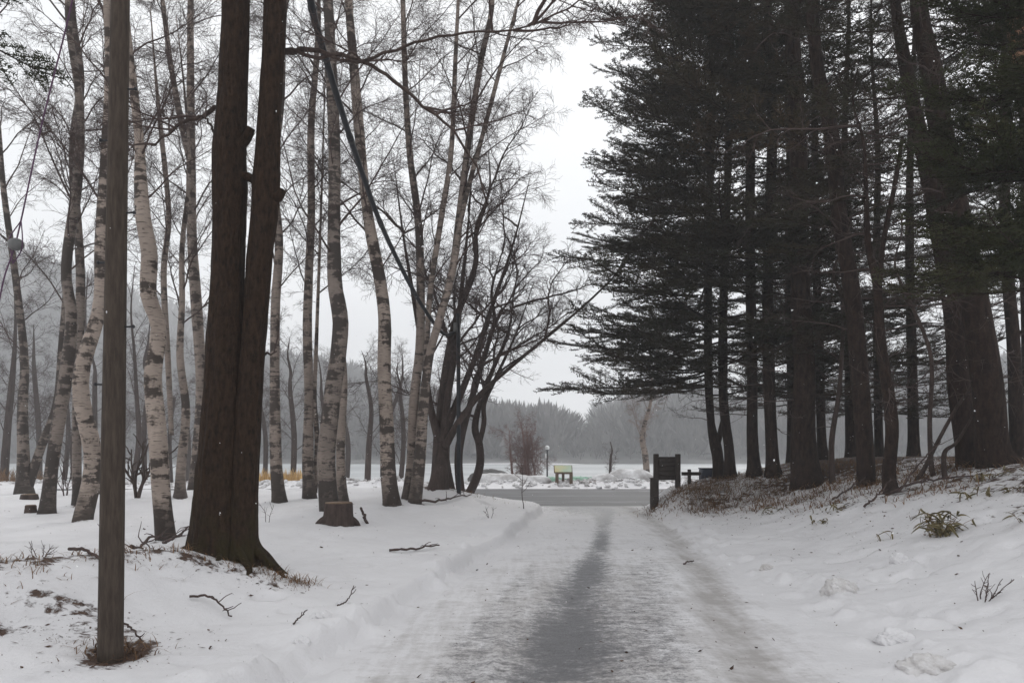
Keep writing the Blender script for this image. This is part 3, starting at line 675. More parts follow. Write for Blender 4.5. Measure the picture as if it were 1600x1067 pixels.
bare_tree('maple_tree', 'dark stem rising close behind the black post', 'tree', 19.6,
          [(720, 768, 13), (717, 720, 13), (722, 680, 12), (736, 630, 10), (756, 560, 8), (772, 500, 6)], 7.0, M_maple, MAPLE, 2.2, 10, .75, .5, 22, None, bias=0.0, pitch=(-.6, .15), flare=.2)
bare_tree('maple_tree', 'dark tree with a hooked J-shaped foot beside the road', 'tree', 20.0,
          [(729, 763, 13), (742, 752, 14), (750, 725, 13), (749, 695, 12), (743, 668, 11), (750, 630, 9), (770, 580, 7), (790, 530, 5)], 6.0, M_maple, MAPLE, 1.9, 13, .8, .5, 23, None, bias=0.0, pitch=(-.7, .1), flare=.1,
          stems=[[(750, 690, 8), (756, 660, 8), (757, 630, 7), (775, 590, 6)]])

# ---- bare trees beyond the road, softened by mist
G_F = 'bare trees beyond the road'
far = [('bare grey tree standing alone behind the white leaning birch', 38, [(573, 755, 11), (577, 700, 9), (580, 640, 7), (572, 590, 5)], 8, BIRCH, 2.6, 14, .9, M_maple, 41),
       ('small bare sapling on the lake shore near the tall snow heap', 40, [(953, 742, 5), (954, 722, 4), (956, 705, 2.5), (954, 690, 1.2)], 3.4, BIRCH, 1.3, 9, .38, M_maple, 42),
       ('pale pinkish forked tree behind the notice board', 36, [(1012, 750, 11), (1009, 715, 10), (1004, 680, 8), (1016, 630, 5)], 7, PALEL, 1.6, 14, .75, M_birch_thin, 43),
       ('faint bare tree at the left edge beyond the road', 37, [(5, 752, 13), (12, 680, 11), (20, 600, 9)], 10, BIRCH, 2.6, 16, 1.0, M_maple, 45),
       ('faint bare tree seen through the gap left of the white scarred birch', 44, [(160, 745, 10), (150, 680, 8), (146, 600, 7)], 10, BIRCH, 2.8, 16, 1.0, M_maple, 46),
       ('faint bare tree seen just right of the utility pole', 42, [(228, 748, 9), (226, 680, 8), (232, 600, 7)], 10.5, BIRCH, 2.8, 18, 1.05, M_maple, 47),
       ('faint bare tree behind the pale birch right of the brown tree', 40, [(455, 750, 10), (460, 690, 9), (452, 610, 7)], 9.5, BIRCH, 2.8, 16, 1.0, M_maple, 48),
       ('faint bare tree behind the touching pair of birches', 46, [(652, 748, 9), (655, 690, 8), (660, 630, 6)], 8.5, BIRCH, 2.8, 14, .9, M_maple, 49),
       ('faint bare tree at the far left between the two leftmost trunks', 50, [(62, 748, 9), (60, 680, 8), (55, 590, 7)], 12, BIRCH, 3, 18, 1.1, M_maple, 50),
       ('tall faint bare tree behind the tall straight birch', 48, [(332, 748, 10), (328, 680, 9), (330, 570, 8)], 13, BIRCH, 3, 18, 1.1, M_maple, 51)]
for lab, D, pts, H, pr, z0, n, s, mt, sd in far:
    bare_tree('bare_tree', lab, 'tree', D, pts, H, mt, pr, z0, n, s, s * .6, sd, G_F, sides=8, nshoot=6)
for k, (px, D, lab) in enumerate(((30, 40, 'left of the leaning forked tree'), (95, 46, 'right of the dark rough birch at far left'), (118, 39, 'hidden behind the slim dark birch'), (185, 52, 'behind the utility pole'), (205, 37, 'between utility pole and crooked birch'),
        (270, 44, 'just right of the crooked birch'), (292, 56, 'just left of the tall straight birch'), (350, 40, 'behind the massive brown tree'), (412, 47, 'just right of the massive brown tree'), (432, 58, 'behind the pale birch beside the brown tree'),
        (508, 43, 'left of the thick scaly birch'), (540, 52, 'right of the thick scaly birch'), (598, 48, 'left of the white birch under the cable'), (622, 41, 'between the white birch and the touching pair'), (690, 55, 'behind the many-stemmed dark tree'))):
    rr = np.random.default_rng(800 + k); H = rr.uniform(7, 12); w = rr.uniform(7, 11)
    bare_tree('misty_tree', 'faint bare tree in the mist ' + lab, 'tree', D, [(px, 750, w), (px + rr.normal(0, 6), 690, w * .85), (px + rr.normal(0, 9), 620, w * .65)], H, M_maple, BIRCH, 2.2, 13, rr.uniform(.8, 1.1), .6, 820 + k, 'faint trees in the mist', sides=7, nshoot=4)
# reddish multi-stem clump by the lamp post
red = [(813, 3.6, 8), (822, 5.0, 8), (832, 4.6, 7), (838, 4.2, 6), (806, 4.4, 7)]
r = np.random.default_rng(60)
base = gpt(824, 38.5); t = thing('bare_tree', 'reddish brown bushy bare tree clump left of the lamp post', 'tree', base)
crown = None
for k, (px, H, w) in enumerate(red):
    x = (px - 824) / F * 38.5; zb = gz(base[0] + x, 38.5) - base[2]
    P = walk(np.array([x, r.normal(0, .3), zb - .1]), [r.normal(0, .10) + x * .12, 0, 1], H, 9, .06, .05, r); R = np.linspace(w / 2 / F * 38.5, .012, 10)
    b = MB(); b.tube(P, R, 7); o = link('trunk', b.mesh('trunk', M_twig_red), t)
    if crown is None:
        b = MB(); shoots(b, P, .6, H, 16, r, .8, .012); crown = link('crown', b.mesh('crown', M_twig_red), t)
    limbs_on(crown, P, R, REDL, zb + 1.0, P[-1, 2], 12, .55, .3, r, (-.3, .2))

# ---------------------------------------------------------------- the big brown double tree
D = 7.75
base = gpt(352, D); t = thing('broadleaf_tree', 'massive brown tree with two trunks and mossy roots', 'tree', base)
def px_path(pts, n=120, dd=0.0):
    P = np.array([np.append(at(p[0], p[1], D + (p[3] if len(p) > 3 else dd)) - base, p[2] / 2 / F * D) for p in pts])
    S = spline(P, n); return S[:, :3], S[:, 3]
PL, RL = px_path([(336, 915, 84), (338, 860, 80), (342, 780, 74), (347, 690, 66), (351, 590, 60), (355, 470, 52), (357, 380, 48), (359, 300, 50), (358, 240, 50), (363, 160, 44), (367, 70, 42), (369, -60, 40), (372, -300, 40), (380, -600, 30)], 170)
PR, RR_ = px_path([(376, 915, 56), (378, 840, 48), (383, 740, 41), (390, 620, 38), (399, 500, 36), (406, 400, 37), (414, 325, 42), (416, 280, 42), (419, 220, 36), (424, 130, 33), (429, 40, 34), (431, -60, 32), (440, -300, 30), (452, -600, 22)], 170, -.05)
for P, R, sd, fl in ((PL, RL, 71, .62), (PR, RR_, 74, .75)):
    b = MB(); rough_tube(b, P, R, 64, .055, sd, fl, .17, 6)
    # fissured bark relief
    Vv = b.V[0]; n = len(P) * 64; A = np.tile(np.arange(64), len(P)); Zc = np.repeat(P[:, 2], 64)
    cen = np.repeat(P, 64, 0); dv = Vv[:n] - cen; rel = fbm(np.cos(A * math.pi / 32) * 7 + sd, np.sin(A * math.pi / 32) * 7 + Zc * .9, 2.6, 3, sd) * .15
    Vv[:n] = cen + dv * (1 + rel)[:, None]
    link('trunk', b.mesh('trunk', M_oak), t)
def root(x0, ang, length, rad, seed, h0=.5):
    a = math.radians(ang); d = np.array([math.cos(a), math.sin(a), 0]); rr = np.random.default_rng(seed)
    st = np.array([x0, 0, 0]); P = []
    for f, z in ((0.02, h0 + .25), (.16, h0 * .62), (.36, h0 * .26), (.62, None), (1.0, None), (1.12, None)):
        q = st + d * length * f + np.array([0, 0, 0]) + np.cross(d, [0, 0, 1]) * rr.normal(0, .05) * (f > .3)
        g = gz(base[0] + q[0], base[1] + q[1]) - base[2]
        q[2] = g + z if z is not None else g + (.0 if f < .7 else -.05 if f < 1.05 else -.1); P.append(q)
    P = spline(np.array(P), 30); f = np.linspace(0, 1, 30)
    b = MB(); rough_tube(b, P, np.interp(f, [0, .3, .6, 1], [rad * 1.25, rad, rad * .55, rad * .16]), 18, .12, seed); link('root', b.mesh('root', M_oak), t)
root(.14, -64, .62, .058, 1, .40); root(.2, -28, .70, .055, 2, .36); root(.05, -95, .5, .045, 3, .34); root(-.14, -165, .5, .06, 4, .36); root(-.1, -120, .45, .045, 5, .3); root(.2, 10, .6, .06, 6, .34); root(0, 100, .6, .07, 7, .34)
# broken stubs where boughs were lost
for pts, rad, lab in (([(372, 228, -.02), (384, 218, -.05), (393, 200, -.08)], .055, None), ([(366, 282, 0), (384, 276, -.03), (402, 286, -.05)], .05, None), ([(424, 312, -.08), (436, 306, -.1), (441, 296, -.1)], .05, None)):
    P = spline(np.array([at(a, c, D + d) for a, c, d in pts]) - base, 8); b = MB(); rough_tube(b, P, np.linspace(rad * 1.2, rad * .75, 8), 12, .18, int(rad * 1000) + int(pts[0][0])); link('branch_stub', b.mesh('branch_stub', M_oak), t)
b = MB(); r = np.random.default_rng(75); shoots(b, PL, 6.5, 9, 12, r, .8, .008); crown = link('crown', b.mesh('crown', M_twig), t)
def long_limb(pts, r0, r1, seed, n=26, kids=8, ks=(.25, .5), protos=MAPLE):
    r = np.random.default_rng(seed); P = spline(np.array([at(a, c, d) for a, c, d in pts]) - base, n)
    P[1:-1] += r.normal(0, .012, P[1:-1].shape)
    R = np.linspace(r0, r1, n); b = MB(); rough_tube(b, P, R, 8, .08, seed)
    o = link('limb', b.mesh('long_limb', M_maple), crown)
    for k in range(kids):
        i = r.integers(int(n * .3), n); d = norm(P[min(i + 1, n - 1)] - P[i - 1]); phi = math.atan2(d[1], d[0]) + r.choice([-1, 1]) * r.uniform(.3, 1.1)
        place('limb', protos[r.integers(len(protos))], crown, P[i], phi, r.uniform(-.9, .2), r.uniform(*ks), r.normal(0, .5))
long_limb([(436, 84, 8.0), (470, 78, 7.95), (520, 87, 7.9), (570, 97, 7.9), (610, 122, 7.9), (655, 162, 7.95), (705, 200, 8.0), (740, 258, 8.1), (762, 320, 8.2)], .03, .009, 76, kids=6, ks=(.18, .34))
long_limb([(436, 80, 8.0), (520, 90, 7.9), (575, 92, 7.7), (640, 70, 7.5), (720, 52, 7.3), (800, 48, 7.1), (860, 30, 6.9)], .022, .006, 77, kids=7, ks=(.2, .36))
long_limb([(350, 160, 8.0), (318, 182, 7.9), (290, 190, 7.85), (262, 210, 7.8), (236, 228, 7.75)], .03, .008, 78, kids=5, ks=(.18, .3))
long_limb([(348, 230, 8.0), (335, 205, 7.8), (318, 185, 7.75), (300, 200, 7.7)], .018, .006, 79, kids=2, ks=(.15, .22))
long_limb([(398, 556, 8.0), (415, 553, 7.85), (432, 549, 7.8)], .018, .008, 80, n=10, kids=1, ks=(.12, .16))
r = np.random.default_rng(81)
limbs_on(crown, PL, RL, MAPLE, 6.6, 9.3, 7, .7, .6, r, (-.1, .4)); limbs_on(crown, PR, RR_, MAPLE, 6.6, 9.3, 7, .7, .6, r, (-.1, .4))

# ---------------------------------------------------------------- conifers right of the lane
G_C = 'dark conifers right of the lane'
def conifer(label, D, pts, H, z0, per_m, reach0, reach1, seed, protos=BOUGH, bias=None, bw=1.3, bfrac=.0, material=M_fir, dead=10, stems=(), group=G_C, name='fir_tree', deadz=(1.2, 6), flare=.5, lo=-.16, hi=.16, X=None, bname='bough', zend=None):
    r = np.random.default_rng(seed)
    P, R, base = trunk_path(D, pts, H, r=r, depth_wob=.08)
    t = thing(name, label, 'tree', base, group)
    b = MB(); rough_tube(b, P, R, 20, .05, seed, flare, .22); link('trunk', b.mesh('trunk', material), t)
    b = MB(); shoots(b, P, deadz[0], H * .9, 40, r, .7, .006); crown = link('crown', b.mesh('crown', M_twig), t)
    for st in stems:
        P2 = np.array([at(q[0], q[1], D) for q in st]) - base; R2 = np.array([q[2] / 2 / F * D for q in st]); S = spline(np.hstack([P2, R2[:, None]]), 24)
        b = MB(); rough_tube(b, S[:, :3], S[:, 3], 12, .05, seed + 9); link('stem', b.mesh('stem', material), t)
    z = P[:, 2]; zt = zend or H - .4; cnt = int((zt - z0) * per_m)
    for k in range(cnt):
        f = (k + r.random()) / cnt; zz = z0 + (zt - z0) * f; p = [np.interp(zz, z, P[:, a]) for a in range(3)]
        phi = k * 2.4 + r.normal(0, .4)
        if bias is not None and r.random() < bfrac: phi = bias + r.normal(0, bw)
        s = (reach0 + (reach1 - reach0) * f) / 3.6 * r.uniform(.72, 1.15)
        place(bname, protos[r.integers(len(protos))], crown, p, phi, r.uniform(lo, hi) + .25 * f, s, r.normal(0, .12))
    limbs_on(crown, P, R, SPARSE, deadz[0], deadz[1], dead, .7, .9, r, (-.35, .2), 'dead_branch')
    return t
W = math.pi                                            # bearing of boughs that reach over the lane
conifer('conifer with forked foot nearest the notice board', 19.6, [(1124, 756, 17), (1120, 715, 17), (1117, 690, 17), (1110, 655, 12), (1106, 560, 13), (1108, 400, 12), (1112, 200, 11), (1116, 0, 9)], 15.5, 2.2, 6.4, 4.9, 2.6, 501, bias=W, bfrac=.5, stems=[[(1121, 695, 9), (1127, 670, 9), (1132, 640, 8), (1134, 560, 6), (1133, 470, 4)]])
conifer('slim conifer just right of the forked conifer', 19.2, [(1142, 754, 18), (1139, 700, 15), (1130, 620, 14), (1129, 500, 13), (1135, 300, 11), (1140, 60, 9)], 16, 2.5, 5.4, 4.7, 2.6, 502, bias=W, bfrac=.45)
conifer('straight conifer left one of the middle pair', 18.3, [(1180, 756, 21), (1176, 680, 17), (1172, 560, 16), (1170, 400, 15), (1172, 200, 14), (1170, 0, 12)], 17, 2.8, 4.8, 4.6, 2.8, 503, bias=W, bfrac=.45)
conifer('straight conifer right one of the middle pair', 17.8, [(1209, 758, 22), (1205, 680, 18), (1200, 560, 18), (1203, 400, 16), (1205, 200, 15), (1200, 0, 13)], 17.5, 1.9, 3.2, 3.8, 2.8, 504)
conifer('thick trunked conifer in the middle of the right bank', 16.3, [(1262, 758, 48), (1258, 690, 38), (1254, 580, 32), (1250, 420, 29), (1244, 250, 26), (1240, 100, 23), (1236, 0, 21)], 17.5, 2.9, 2.3, 3.6, 2.8, 505, flare=.25, protos=BOUGH + BOUGH_THIN)
conifer('thin dark conifer just behind the thick trunked conifer', 19.4, [(1288, 754, 18), (1284, 680, 14), (1280, 560, 13), (1276, 380, 12), (1272, 150, 10)], 16, 1.5, 3.4, 3.0, 2.4, 506, protos=BOUGH_THIN, zend=10)
conifer('leaning conifer whose trunk slants left up the bank', 14.2, [(1354, 786, 27), (1350, 700, 26), (1346, 560, 27), (1335, 450, 25), (1318, 330, 24), (1300, 220, 23), (1282, 100, 20), (1266, 0, 18)], 15.5, 4.2, 3.4, 2.6, 2.4, 507, protos=BOUGH_THIN, flare=.15, deadz=(2, 9), dead=14)
conifer('thin pale brown trunk standing foremost on the bank', 12.4, [(1396, 810, 22), (1394, 740, 20), (1389, 660, 19), (1380, 540, 16), (1373, 450, 13), (1360, 380, 10), (1352, 300, 7)], 7.5, 4.6, 3, 1.6, .9, 508, protos=BOUGH_THIN, flare=.25, deadz=(1.2, 6.5), dead=12,
        stems=[[(1374, 450, 8), (1380, 380, 8), (1398, 290, 7), (1410, 215, 5)]])
conifer('big dark conifer, left trunk of the leaning pair at right', 12.9, [(1520, 742, 44), (1512, 700, 35), (1503, 600, 33), (1493, 500, 31), (1470, 370, 27), (1436, 225, 22), (1412, 112, 19), (1397, 0, 15)], 14.5, 5.2, 2.8, 2.4, 2.2, 509, protos=BOUGH_THIN, flare=.25, deadz=(2, 9), dead=16)
conifer('biggest conifer, right trunk of the leaning pair at right', 12.1, [(1566, 744, 56), (1554, 700, 48), (1540, 610, 44), (1526, 520, 42), (1508, 410, 38), (1477, 240, 35), (1455, 112, 31), (1436, 0, 24)], 15, 5.6, 2.8, 2.5, 2.2, 510, protos=BOUGH_THIN, flare=.35, deadz=(2, 9), dead=16)
conifer('slim conifer trunk at the right edge behind the biggest conifer', 17, [(1592, 740, 22), (1586, 650, 20), (1580, 520, 18), (1572, 380, 16)], 15, 4, 2.4, 3.0, 2.2, 511, protos=BOUGH + BOUGH_THIN)
conifer('dark conifer standing deeper in between the leaning trunk and big pair', 19.8, [(1330, 748, 16), (1328, 600, 14), (1325, 400, 13)], 15, 1.2, 4.0, 3.0, 2.6, 512, protos=BOUGH_THIN, zend=8)
conifer('dark conifer standing deeper in behind the foremost thin trunk', 20.1, [(1428, 745, 17), (1426, 600, 15), (1422, 400, 13)], 15, 1.3, 4.2, 3.2, 2.2, 513, protos=BOUGH + BOUGH_THIN)
conifer('dark conifer half hidden behind the thick trunked conifer, on its left', 20.2, [(1236, 752, 13), (1234, 600, 12), (1232, 400, 11)], 14, 1.3, 4, 2.8, 2.3, 518, protos=BOUGH_THIN, zend=7)
conifer('dark conifer half hidden behind the leaning conifer, on its right', 20.3, [(1374, 748, 13), (1372, 600, 12), (1370, 400, 11)], 14, 1.3, 4, 2.8, 2.3, 519, protos=BOUGH_THIN, zend=7)
conifer('slim conifer trunk between big pair and right edge', 19.0, [(1606, 742, 18), (1604, 600, 16), (1600, 400, 14)], 15, 3.2, 3.0, 3.2, 2.2, 514, protos=BOUGH)
conifer('green conifer whose boughs hang in from the right edge', 9.2, [(1660, 860, 26), (1662, 600, 22), (1664, 300, 18)], 9, 2.6, 15, 3.0, 1.9, 515, protos=BOUGH_GREEN, bias=W, bfrac=.75, bw=.7, dead=10, deadz=(1.6, 5.5), lo=-.3, hi=.25)
conifer('conifer whose bough tips hang in the top left corner', 6.4, [(-215, 930, 40), (-215, 500, 34), (-212, 200, 28)], 10, 5.3, 9, 2.05, 1.9, 516, protos=BOUGH_GREEN, bias=0, bfrac=.55, bw=.45, dead=0, deadz=(3, 5), lo=-.3, hi=-.1, zend=7.0)
conifer('orange barked larch trunk leaning across the top right corner', 13.6, [(1740, 735, 40), (1680, 400, 34), (1640, 240, 32), (1607, 100, 30), (1580, 0, 27), (1560, -80, 24)], 14, 6.3, .5, 2, 1.5, 517, protos=BOUGH_THIN, material=M_larch, dead=18, deadz=(4, 11), name='larch_tree', group=None)
# thin bare saplings among the conifers
G_S = 'bare saplings on the right bank'
for lab, D, pts, H, sd, n in (('crooked sapling between foremost thin trunk and the big pair', 12.6, [(1462, 790, 8), (1458, 730, 8), (1452, 660, 7), (1440, 560, 6), (1428, 470, 5)], 5, 521, 8),
                              ('slanting sapling leaning right towards the big pair', 12.8, [(1418, 790, 7), (1440, 740, 7), (1462, 690, 6), (1478, 640, 5)], 3.2, 522, 4),
                              ('pale slender sapling right of the thick trunked conifer', 15.8, [(1301, 766, 11), (1300, 690, 9), (1305, 600, 7), (1312, 480, 6)], 6, 523, 9),
                              ('short crooked sapling at the foot of the big pair', 12.4, [(1478, 755, 9), (1475, 730, 8), (1486, 705, 7), (1500, 690, 5)], 1.9, 524, 3)):
    bare_tree('sapling', lab, 'sapling', D, pts, H, M_maple, SPARSE, 1.2, n, .5, .35, sd, G_S, sides=8, nshoot=10, flare=.1)

# ---------------------------------------------------------------- street furniture and lines
D = 5.13
base = gpt(172, D); t = thing('utility_pole', 'tall weathered brown utility pole beside the lane', 'pole', base)
S = spline(np.array([np.append(at(a, c, D) - base, w / 2 / F * D) for a, c, w in [(172, 1052, 37), (176, 760, 35), (181, 430, 31), (187, 60, 27.5), (192, -250, 25), (196, -480, 23)]]), 40)
b = MB(); b.tube(S[:, :3], S[:, 3], 40); link('shaft', b.mesh('shaft', M_pole), t)
for (px, py, s) in ((204, 333, 1), (164, 411, -1), (203, 511, 1), (164, 601, -1), (166, 220, -1), (208, 140, 1)):
    p = at(px, py, D) - base; x0 = np.interp(p[2], S[:, 2], S[:, 0]); rr = np.interp(p[2], S[:, 2], S[:, 3]); b = MB()
    P = [np.array([x0 + s * rr * .8, 0, p[2]]), np.array([x0 + s * (rr + .05), 0, p[2] + .003])]; b.tube(P, .007, 8); b.tube([P[1], P[1] + [s * .012, 0, .001]], .013, 8)
    link('step_bolt', b.mesh('step_bolt', M_metal), t)
b = MB()
zz = at(185, 215, D)[2] - base[2]; x0 = np.interp(zz, S[:, 2], S[:, 0]); b.tube([[x0, 0, zz], [x0, 0, zz + .02]], np.interp(zz, S[:, 2], S[:, 3]) + .003, 40); 
pole_top = S[-1, :3] + base

# stay wire with its insulator
P = spline(np.array([at(-14, 545, 5.6), at(5, 440, 5.62), at(27, 370, 5.65), at(64, 200, 5.6), at(104, 40, 5.5), at(125, -60, 5.4), at(196, -430, 5.14)]), 40)
tail = spline(np.array([np.array([P[0][0] - .62, 5.52, gz(P[0][0] - .62, 5.52) - .05]), P[0]]), 12)
base = tail[0].copy(); t = thing('guy_wire', 'thin purple stay wire with a grey ball insulator', 'wire', base)
full = np.vstack([tail[:-1], P]); b = MB(); b.tube(full - base, .0058, 8); link('wire', b.mesh('wire', M_guy), t)
c = at(25, 382, 5.64) - base
b = MB(); a = np.linspace(-1, 1, 9) * .99
b.tube([c + np.array([0, 0, v * .048]) for v in a], .052 * np.sqrt(1 - a ** 2) + .004, 20); link('insulator', b.mesh('insulator', M_porcelain), t)
for s in (-1, 1):
    q = spline(np.array([at(33, 345, 5.64), at(25 + s * 10, 372, 5.63), at(25 + s * 8, 392, 5.63), at(20, 412, 5.63)]) - base, 12); b = MB(); b.tube(q, .0042, 6); link('loop', b.mesh('loop', M_guy), t)

# black post at the lane mouth and the cable that climbs from it to the utility pole
Dp = 18.2; base = gpt(717, Dp); t = thing('cable_post', 'slim black post at the lane mouth carrying the cable', 'post', base)
top = at(716, 492, Dp) - base
b = MB(); b.tube([[0, 0, -.3], top * .5, top], [.055, .052, .048], 14); link('shaft', b.mesh('shaft', M_cable), t)
b = MB(); b.tube([top, top + [0, 0, .03]], [.058, .05], 14); link('cap', b.mesh('cap', M_cable), t)
b = MB(); b.box(at(712, 512, Dp) - base + [0, -.06, 0], (.10, .08, .22), bevel=.015); link('junction_box', b.mesh('junction_box', M_porcelain), t)
cab = np.array([at(709, 520, 18.1), at(694, 522, 17.6), at(676, 502, 16.6), at(650, 462, 15.3), at(622, 408, 13.8), at(593, 345, 12.2), at(565, 268, 10.8), at(537, 184, 9.5), at(512, 102, 8.5), at(492, 32, 7.8), at(480, -20, 7.3), at(440, -140, 6.5), at(330, -320, 5.7), pole_top - [0, 0, .15]])
C = spline(cab, 110); t = thing('overhead_cable', 'thick black cable sagging from the top of the picture to the black post', 'cable', C[0])
b = MB(); b.tube(C - C[0], .040, 12); link('cable', b.mesh('cable', M_cable), t)
for k in (26, 41, 55, 68, 78): 
    b = MB(); b.tube(C[k:k + 2] - C[0], .047, 12); link('clip', b.mesh('clip', M_metal), t)

# notice board on the bank end
Dn = 19.6
def zpx(py, D): return CAMZ - (py - HY) / F * D
def xpx(px, D): return (px - HX) / F * D
x0, x1 = xpx(1025, Dn), xpx(1059, Dn); base = np.array([(x0 + x1) / 2, Dn, gz((x0 + x1) / 2, Dn)]); t = thing('notice_board', 'dark wooden notice board on two square posts at the lane mouth', 'notice board', base)
for x in (x0, x1):
    b = MB(); zt = zpx(709, Dn); zb = gz(x, Dn) - .2; b.box([x - base[0], 0, (zt + zb) / 2 - base[2]], (.13, .13, zt - zb), bevel=.012); link('post', b.mesh('post', M_wood_dark), t)
zt, zb = zpx(716, Dn), zpx(750, Dn); nb = 5; hgt = (zt - zb) / nb
bo = MB(); bo.box([0, .035, (zt + zb) / 2 - base[2]], (x1 - x0 - .135, .02, zt - zb - .01)); bo = link('board', bo.mesh('board', M_wood_dark), t)
for k in range(nb):
    b = MB(); b.box([0, 0, zb + hgt * (k + .5) - base[2]], (x1 - x0 - .14, .035 + .004 * (k % 2), hgt - .012), bevel=.006); link('plank', b.mesh('plank', M_wood_dark), bo)
b = MB(); b.box([0, -.01, zt + .02 - base[2]], (x1 - x0 - .14, .06, .05), bevel=.01); link('top_rail', b.mesh('top_rail', M_wood_dark), t)
# short square bollard in front of it
Db = 19.25; x = xpx(1022, Db); g = gz(x, Db); t = thing('wooden_bollard', 'short square dark wooden bollard in front of the notice board', 'bollard', (x, Db, g))
b = MB(); zt = zpx(748, Db); b.box([0, 0, (zt - g) / 2 - .1], (.19, .19, zt - g + .2), bevel=.02); link('shaft', b.mesh('shaft', M_wood_dark), t)
b = MB(); b.box([0, 0, zt - g + .012], (.21, .21, .03), bevel=.008); link('cap', b.mesh('cap', M_wood_dark), t)
# direction sign
Dd = 19.9; x = xpx(1077, Dd); g = gz(x, Dd); t = thing('direction_sign', 'low dark finger sign with a board pointing right', 'sign', (x, Dd, g))
b = MB(); zt = zpx(733, Dd); b.box([0, 0, (zt - g) / 2 - .15], (.085, .085, zt - g + .3), bevel=.01); link('post', b.mesh('post', M_wood_dark), t)
z0, z1 = zpx(742.5, Dd) - g, zpx(737, Dd) - g; xa, xb = xpx(1064, Dd) - x, xpx(1095, Dd) - x
b = MB(); o = [(xa, z0), (xb - .05, z0), (xb, (z0 + z1) / 2), (xb - .03, z1), (xa, z1)]
Vf = [(a, -.075, c) for a, c in o] + [(a, -.045, c) for a, c in o]; b.add(Vf, [[i, (i + 1) % 5, 5 + (i + 1) % 5, 5 + i] for i in range(5)], [[0, 2, 1], [0, 3, 2], [0, 4, 3], [5, 6, 7], [5, 7, 8], [5, 8, 9]]); link('arrow_board', b.mesh('arrow_board', M_wood_dark, False), t)
# dark blue box by the forked conifer
Dk = 20.1; x = xpx(1113, Dk); g = gz(x, Dk); t = thing('storage_box', 'low dark blue box behind the forked conifer foot', 'box', (x, Dk, g))
wk = 36 / F * Dk; hk = max(.22, zpx(746, Dk) - g)
b = MB(); b.box([0, 0, hk / 2 - .05], (wk, .45, hk + .1), bevel=.02); link('body', b.mesh('body', M_blue), t)
b = MB(); b.box([0, 0, hk + .02], (wk + .03, .48, .04), bevel=.012); link('lid', b.mesh('lid', M_blue), t)
# white railing beyond the road
Dr = 33.6; x = xpx(1082, Dr); g = gz(x, Dr); t = thing('railing', 'white railing with thin bars behind the direction sign', 'railing', (x, Dr, g - .1))
hr = zpx(744, Dr) - g; w = 1.9; nbar = 12
b = MB(); b.box([0, 0, hr + .1], (w, .05, .05), bevel=.01); link('top_rail', b.mesh('top_rail', M_white), t)
bm = MB(); bm.box([0, 0, 0], (.028, .028, hr + .1)); bm = bm.mesh('bar', M_white)
for k in range(nbar): link('bar', bm, t, (-w / 2 + .03 + k * (w - .06) / (nbar - 1), 0, (hr + .1) / 2 - .027))

# map board and lamp beyond the road
Di = 31.9; x = xpx(880, Di); g = gz(x, Di); t = thing('map_board', 'low slanted map board on brown legs beyond the road', 'map board', (x, Di, g))
hb = zpx(738, Di) - g
for px, dy in ((870, -.1), (892, -.1), (880.5, .22), ):
    xx = xpx(px, Di) - x; zl = hb if dy < 0 else hb + .12
    b = MB(); b.box([xx, dy, zl / 2 - .15], (.14 if dy < 0 else .11, .12, zl + .3), bevel=.012); link('leg', b.mesh('leg', M_wood_brown), t)
ang = math.radians(50); pw = 29 / F * Di
b = MB(); b.box([0, .06, hb + .14], (pw, .42, .05), rot=(ang, 0, 0), bevel=.012); pa = link('panel', b.mesh('panel', M_wood_brown), t)
b = MB(); b.box([0, 0, 0], (pw - .07, .36, .012)); pr = link('map_sheet', b.mesh('map_sheet', M_map, False), pa, (0, .06 - math.sin(ang) * .032, hb + .14 + math.cos(ang) * .032)); pr.rotation_euler = (ang, 0, 0)
b = MB(); b.box([0, -.12, hb - .03], (pw - .1, .05, .07), bevel=.01); link('cross_bar', b.mesh('cross_bar', M_wood_brown), t)
Dl = 39.5; x = xpx(855, Dl); g = gz(x, Dl); t = thing('lamp_post', 'slim dark lamp post with a white globe left of the map board', 'lamp post', (x, Dl, g))
hl = zpx(703, Dl) - g; b = MB(); b.tube([[0, 0, -.2], [0, 0, .25], [0, 0, .3], [0, 0, hl]], [.07, .07, .045, .04], 10); link('pole', b.mesh('pole', M_metal), t)
b = MB(); a = np.linspace(-1, 1, 9) * .99; b.tube([[0, 0, hl + .12 + v * .13] for v in a], .12 * np.sqrt(1 - a ** 2) + .004, 14); link('globe', b.mesh('globe', M_globe), t)
b = MB(); b.tube([[0, 0, hl - .03], [0, 0, hl + .02]], .075, 12); link('collar', b.mesh('collar', M_metal), t)
b = MB(); b.box([-.08, -.05, zpx(712, Dl) - g], (.09, .03, .26), bevel=.008); link('notice_plate', b.mesh('notice_plate', M_white), t)

# ---------------------------------------------------------------- stumps, heaps, rocks
def lump(name, c, r3, seed, material, sub=3, amp=.25, flat=.3):
    import bmesh
    bm = bmesh.new(); bmesh.ops.create_icosphere(bm, subdivisions=sub, radius=1)
    co = np.array([v.co[:] for v in bm.verts])
    n = fbm(co[:, 0] * 1.3 + co[:, 2] * .9 + seed, co[:, 1] * 1.3 - co[:, 2] * 1.1, 1.1, 4, seed) * 2 * amp + fbm(co[:, 0] * 4 + co[:, 2] * 3, co[:, 1] * 4 + seed, 1.2, 3, seed + 3) * amp * 1.2 + fbm(co[:, 0] * 11 + co[:, 2] * 8, co[:, 1] * 11 - co[:, 2] * 6, 1.2, 2, seed + 8) * amp * .4
    co = co * (1 + n)[:, None] * np.asarray(r3)
    for v, p in zip(bm.verts, co): v.co = p
    me = bpy.data.meshes.new(name); bm.to_mesh(me); bm.free(); me.materials.append(material)
    me.polygons.foreach_set('use_smooth', np.ones(len(me.polygons), bool))
    return me
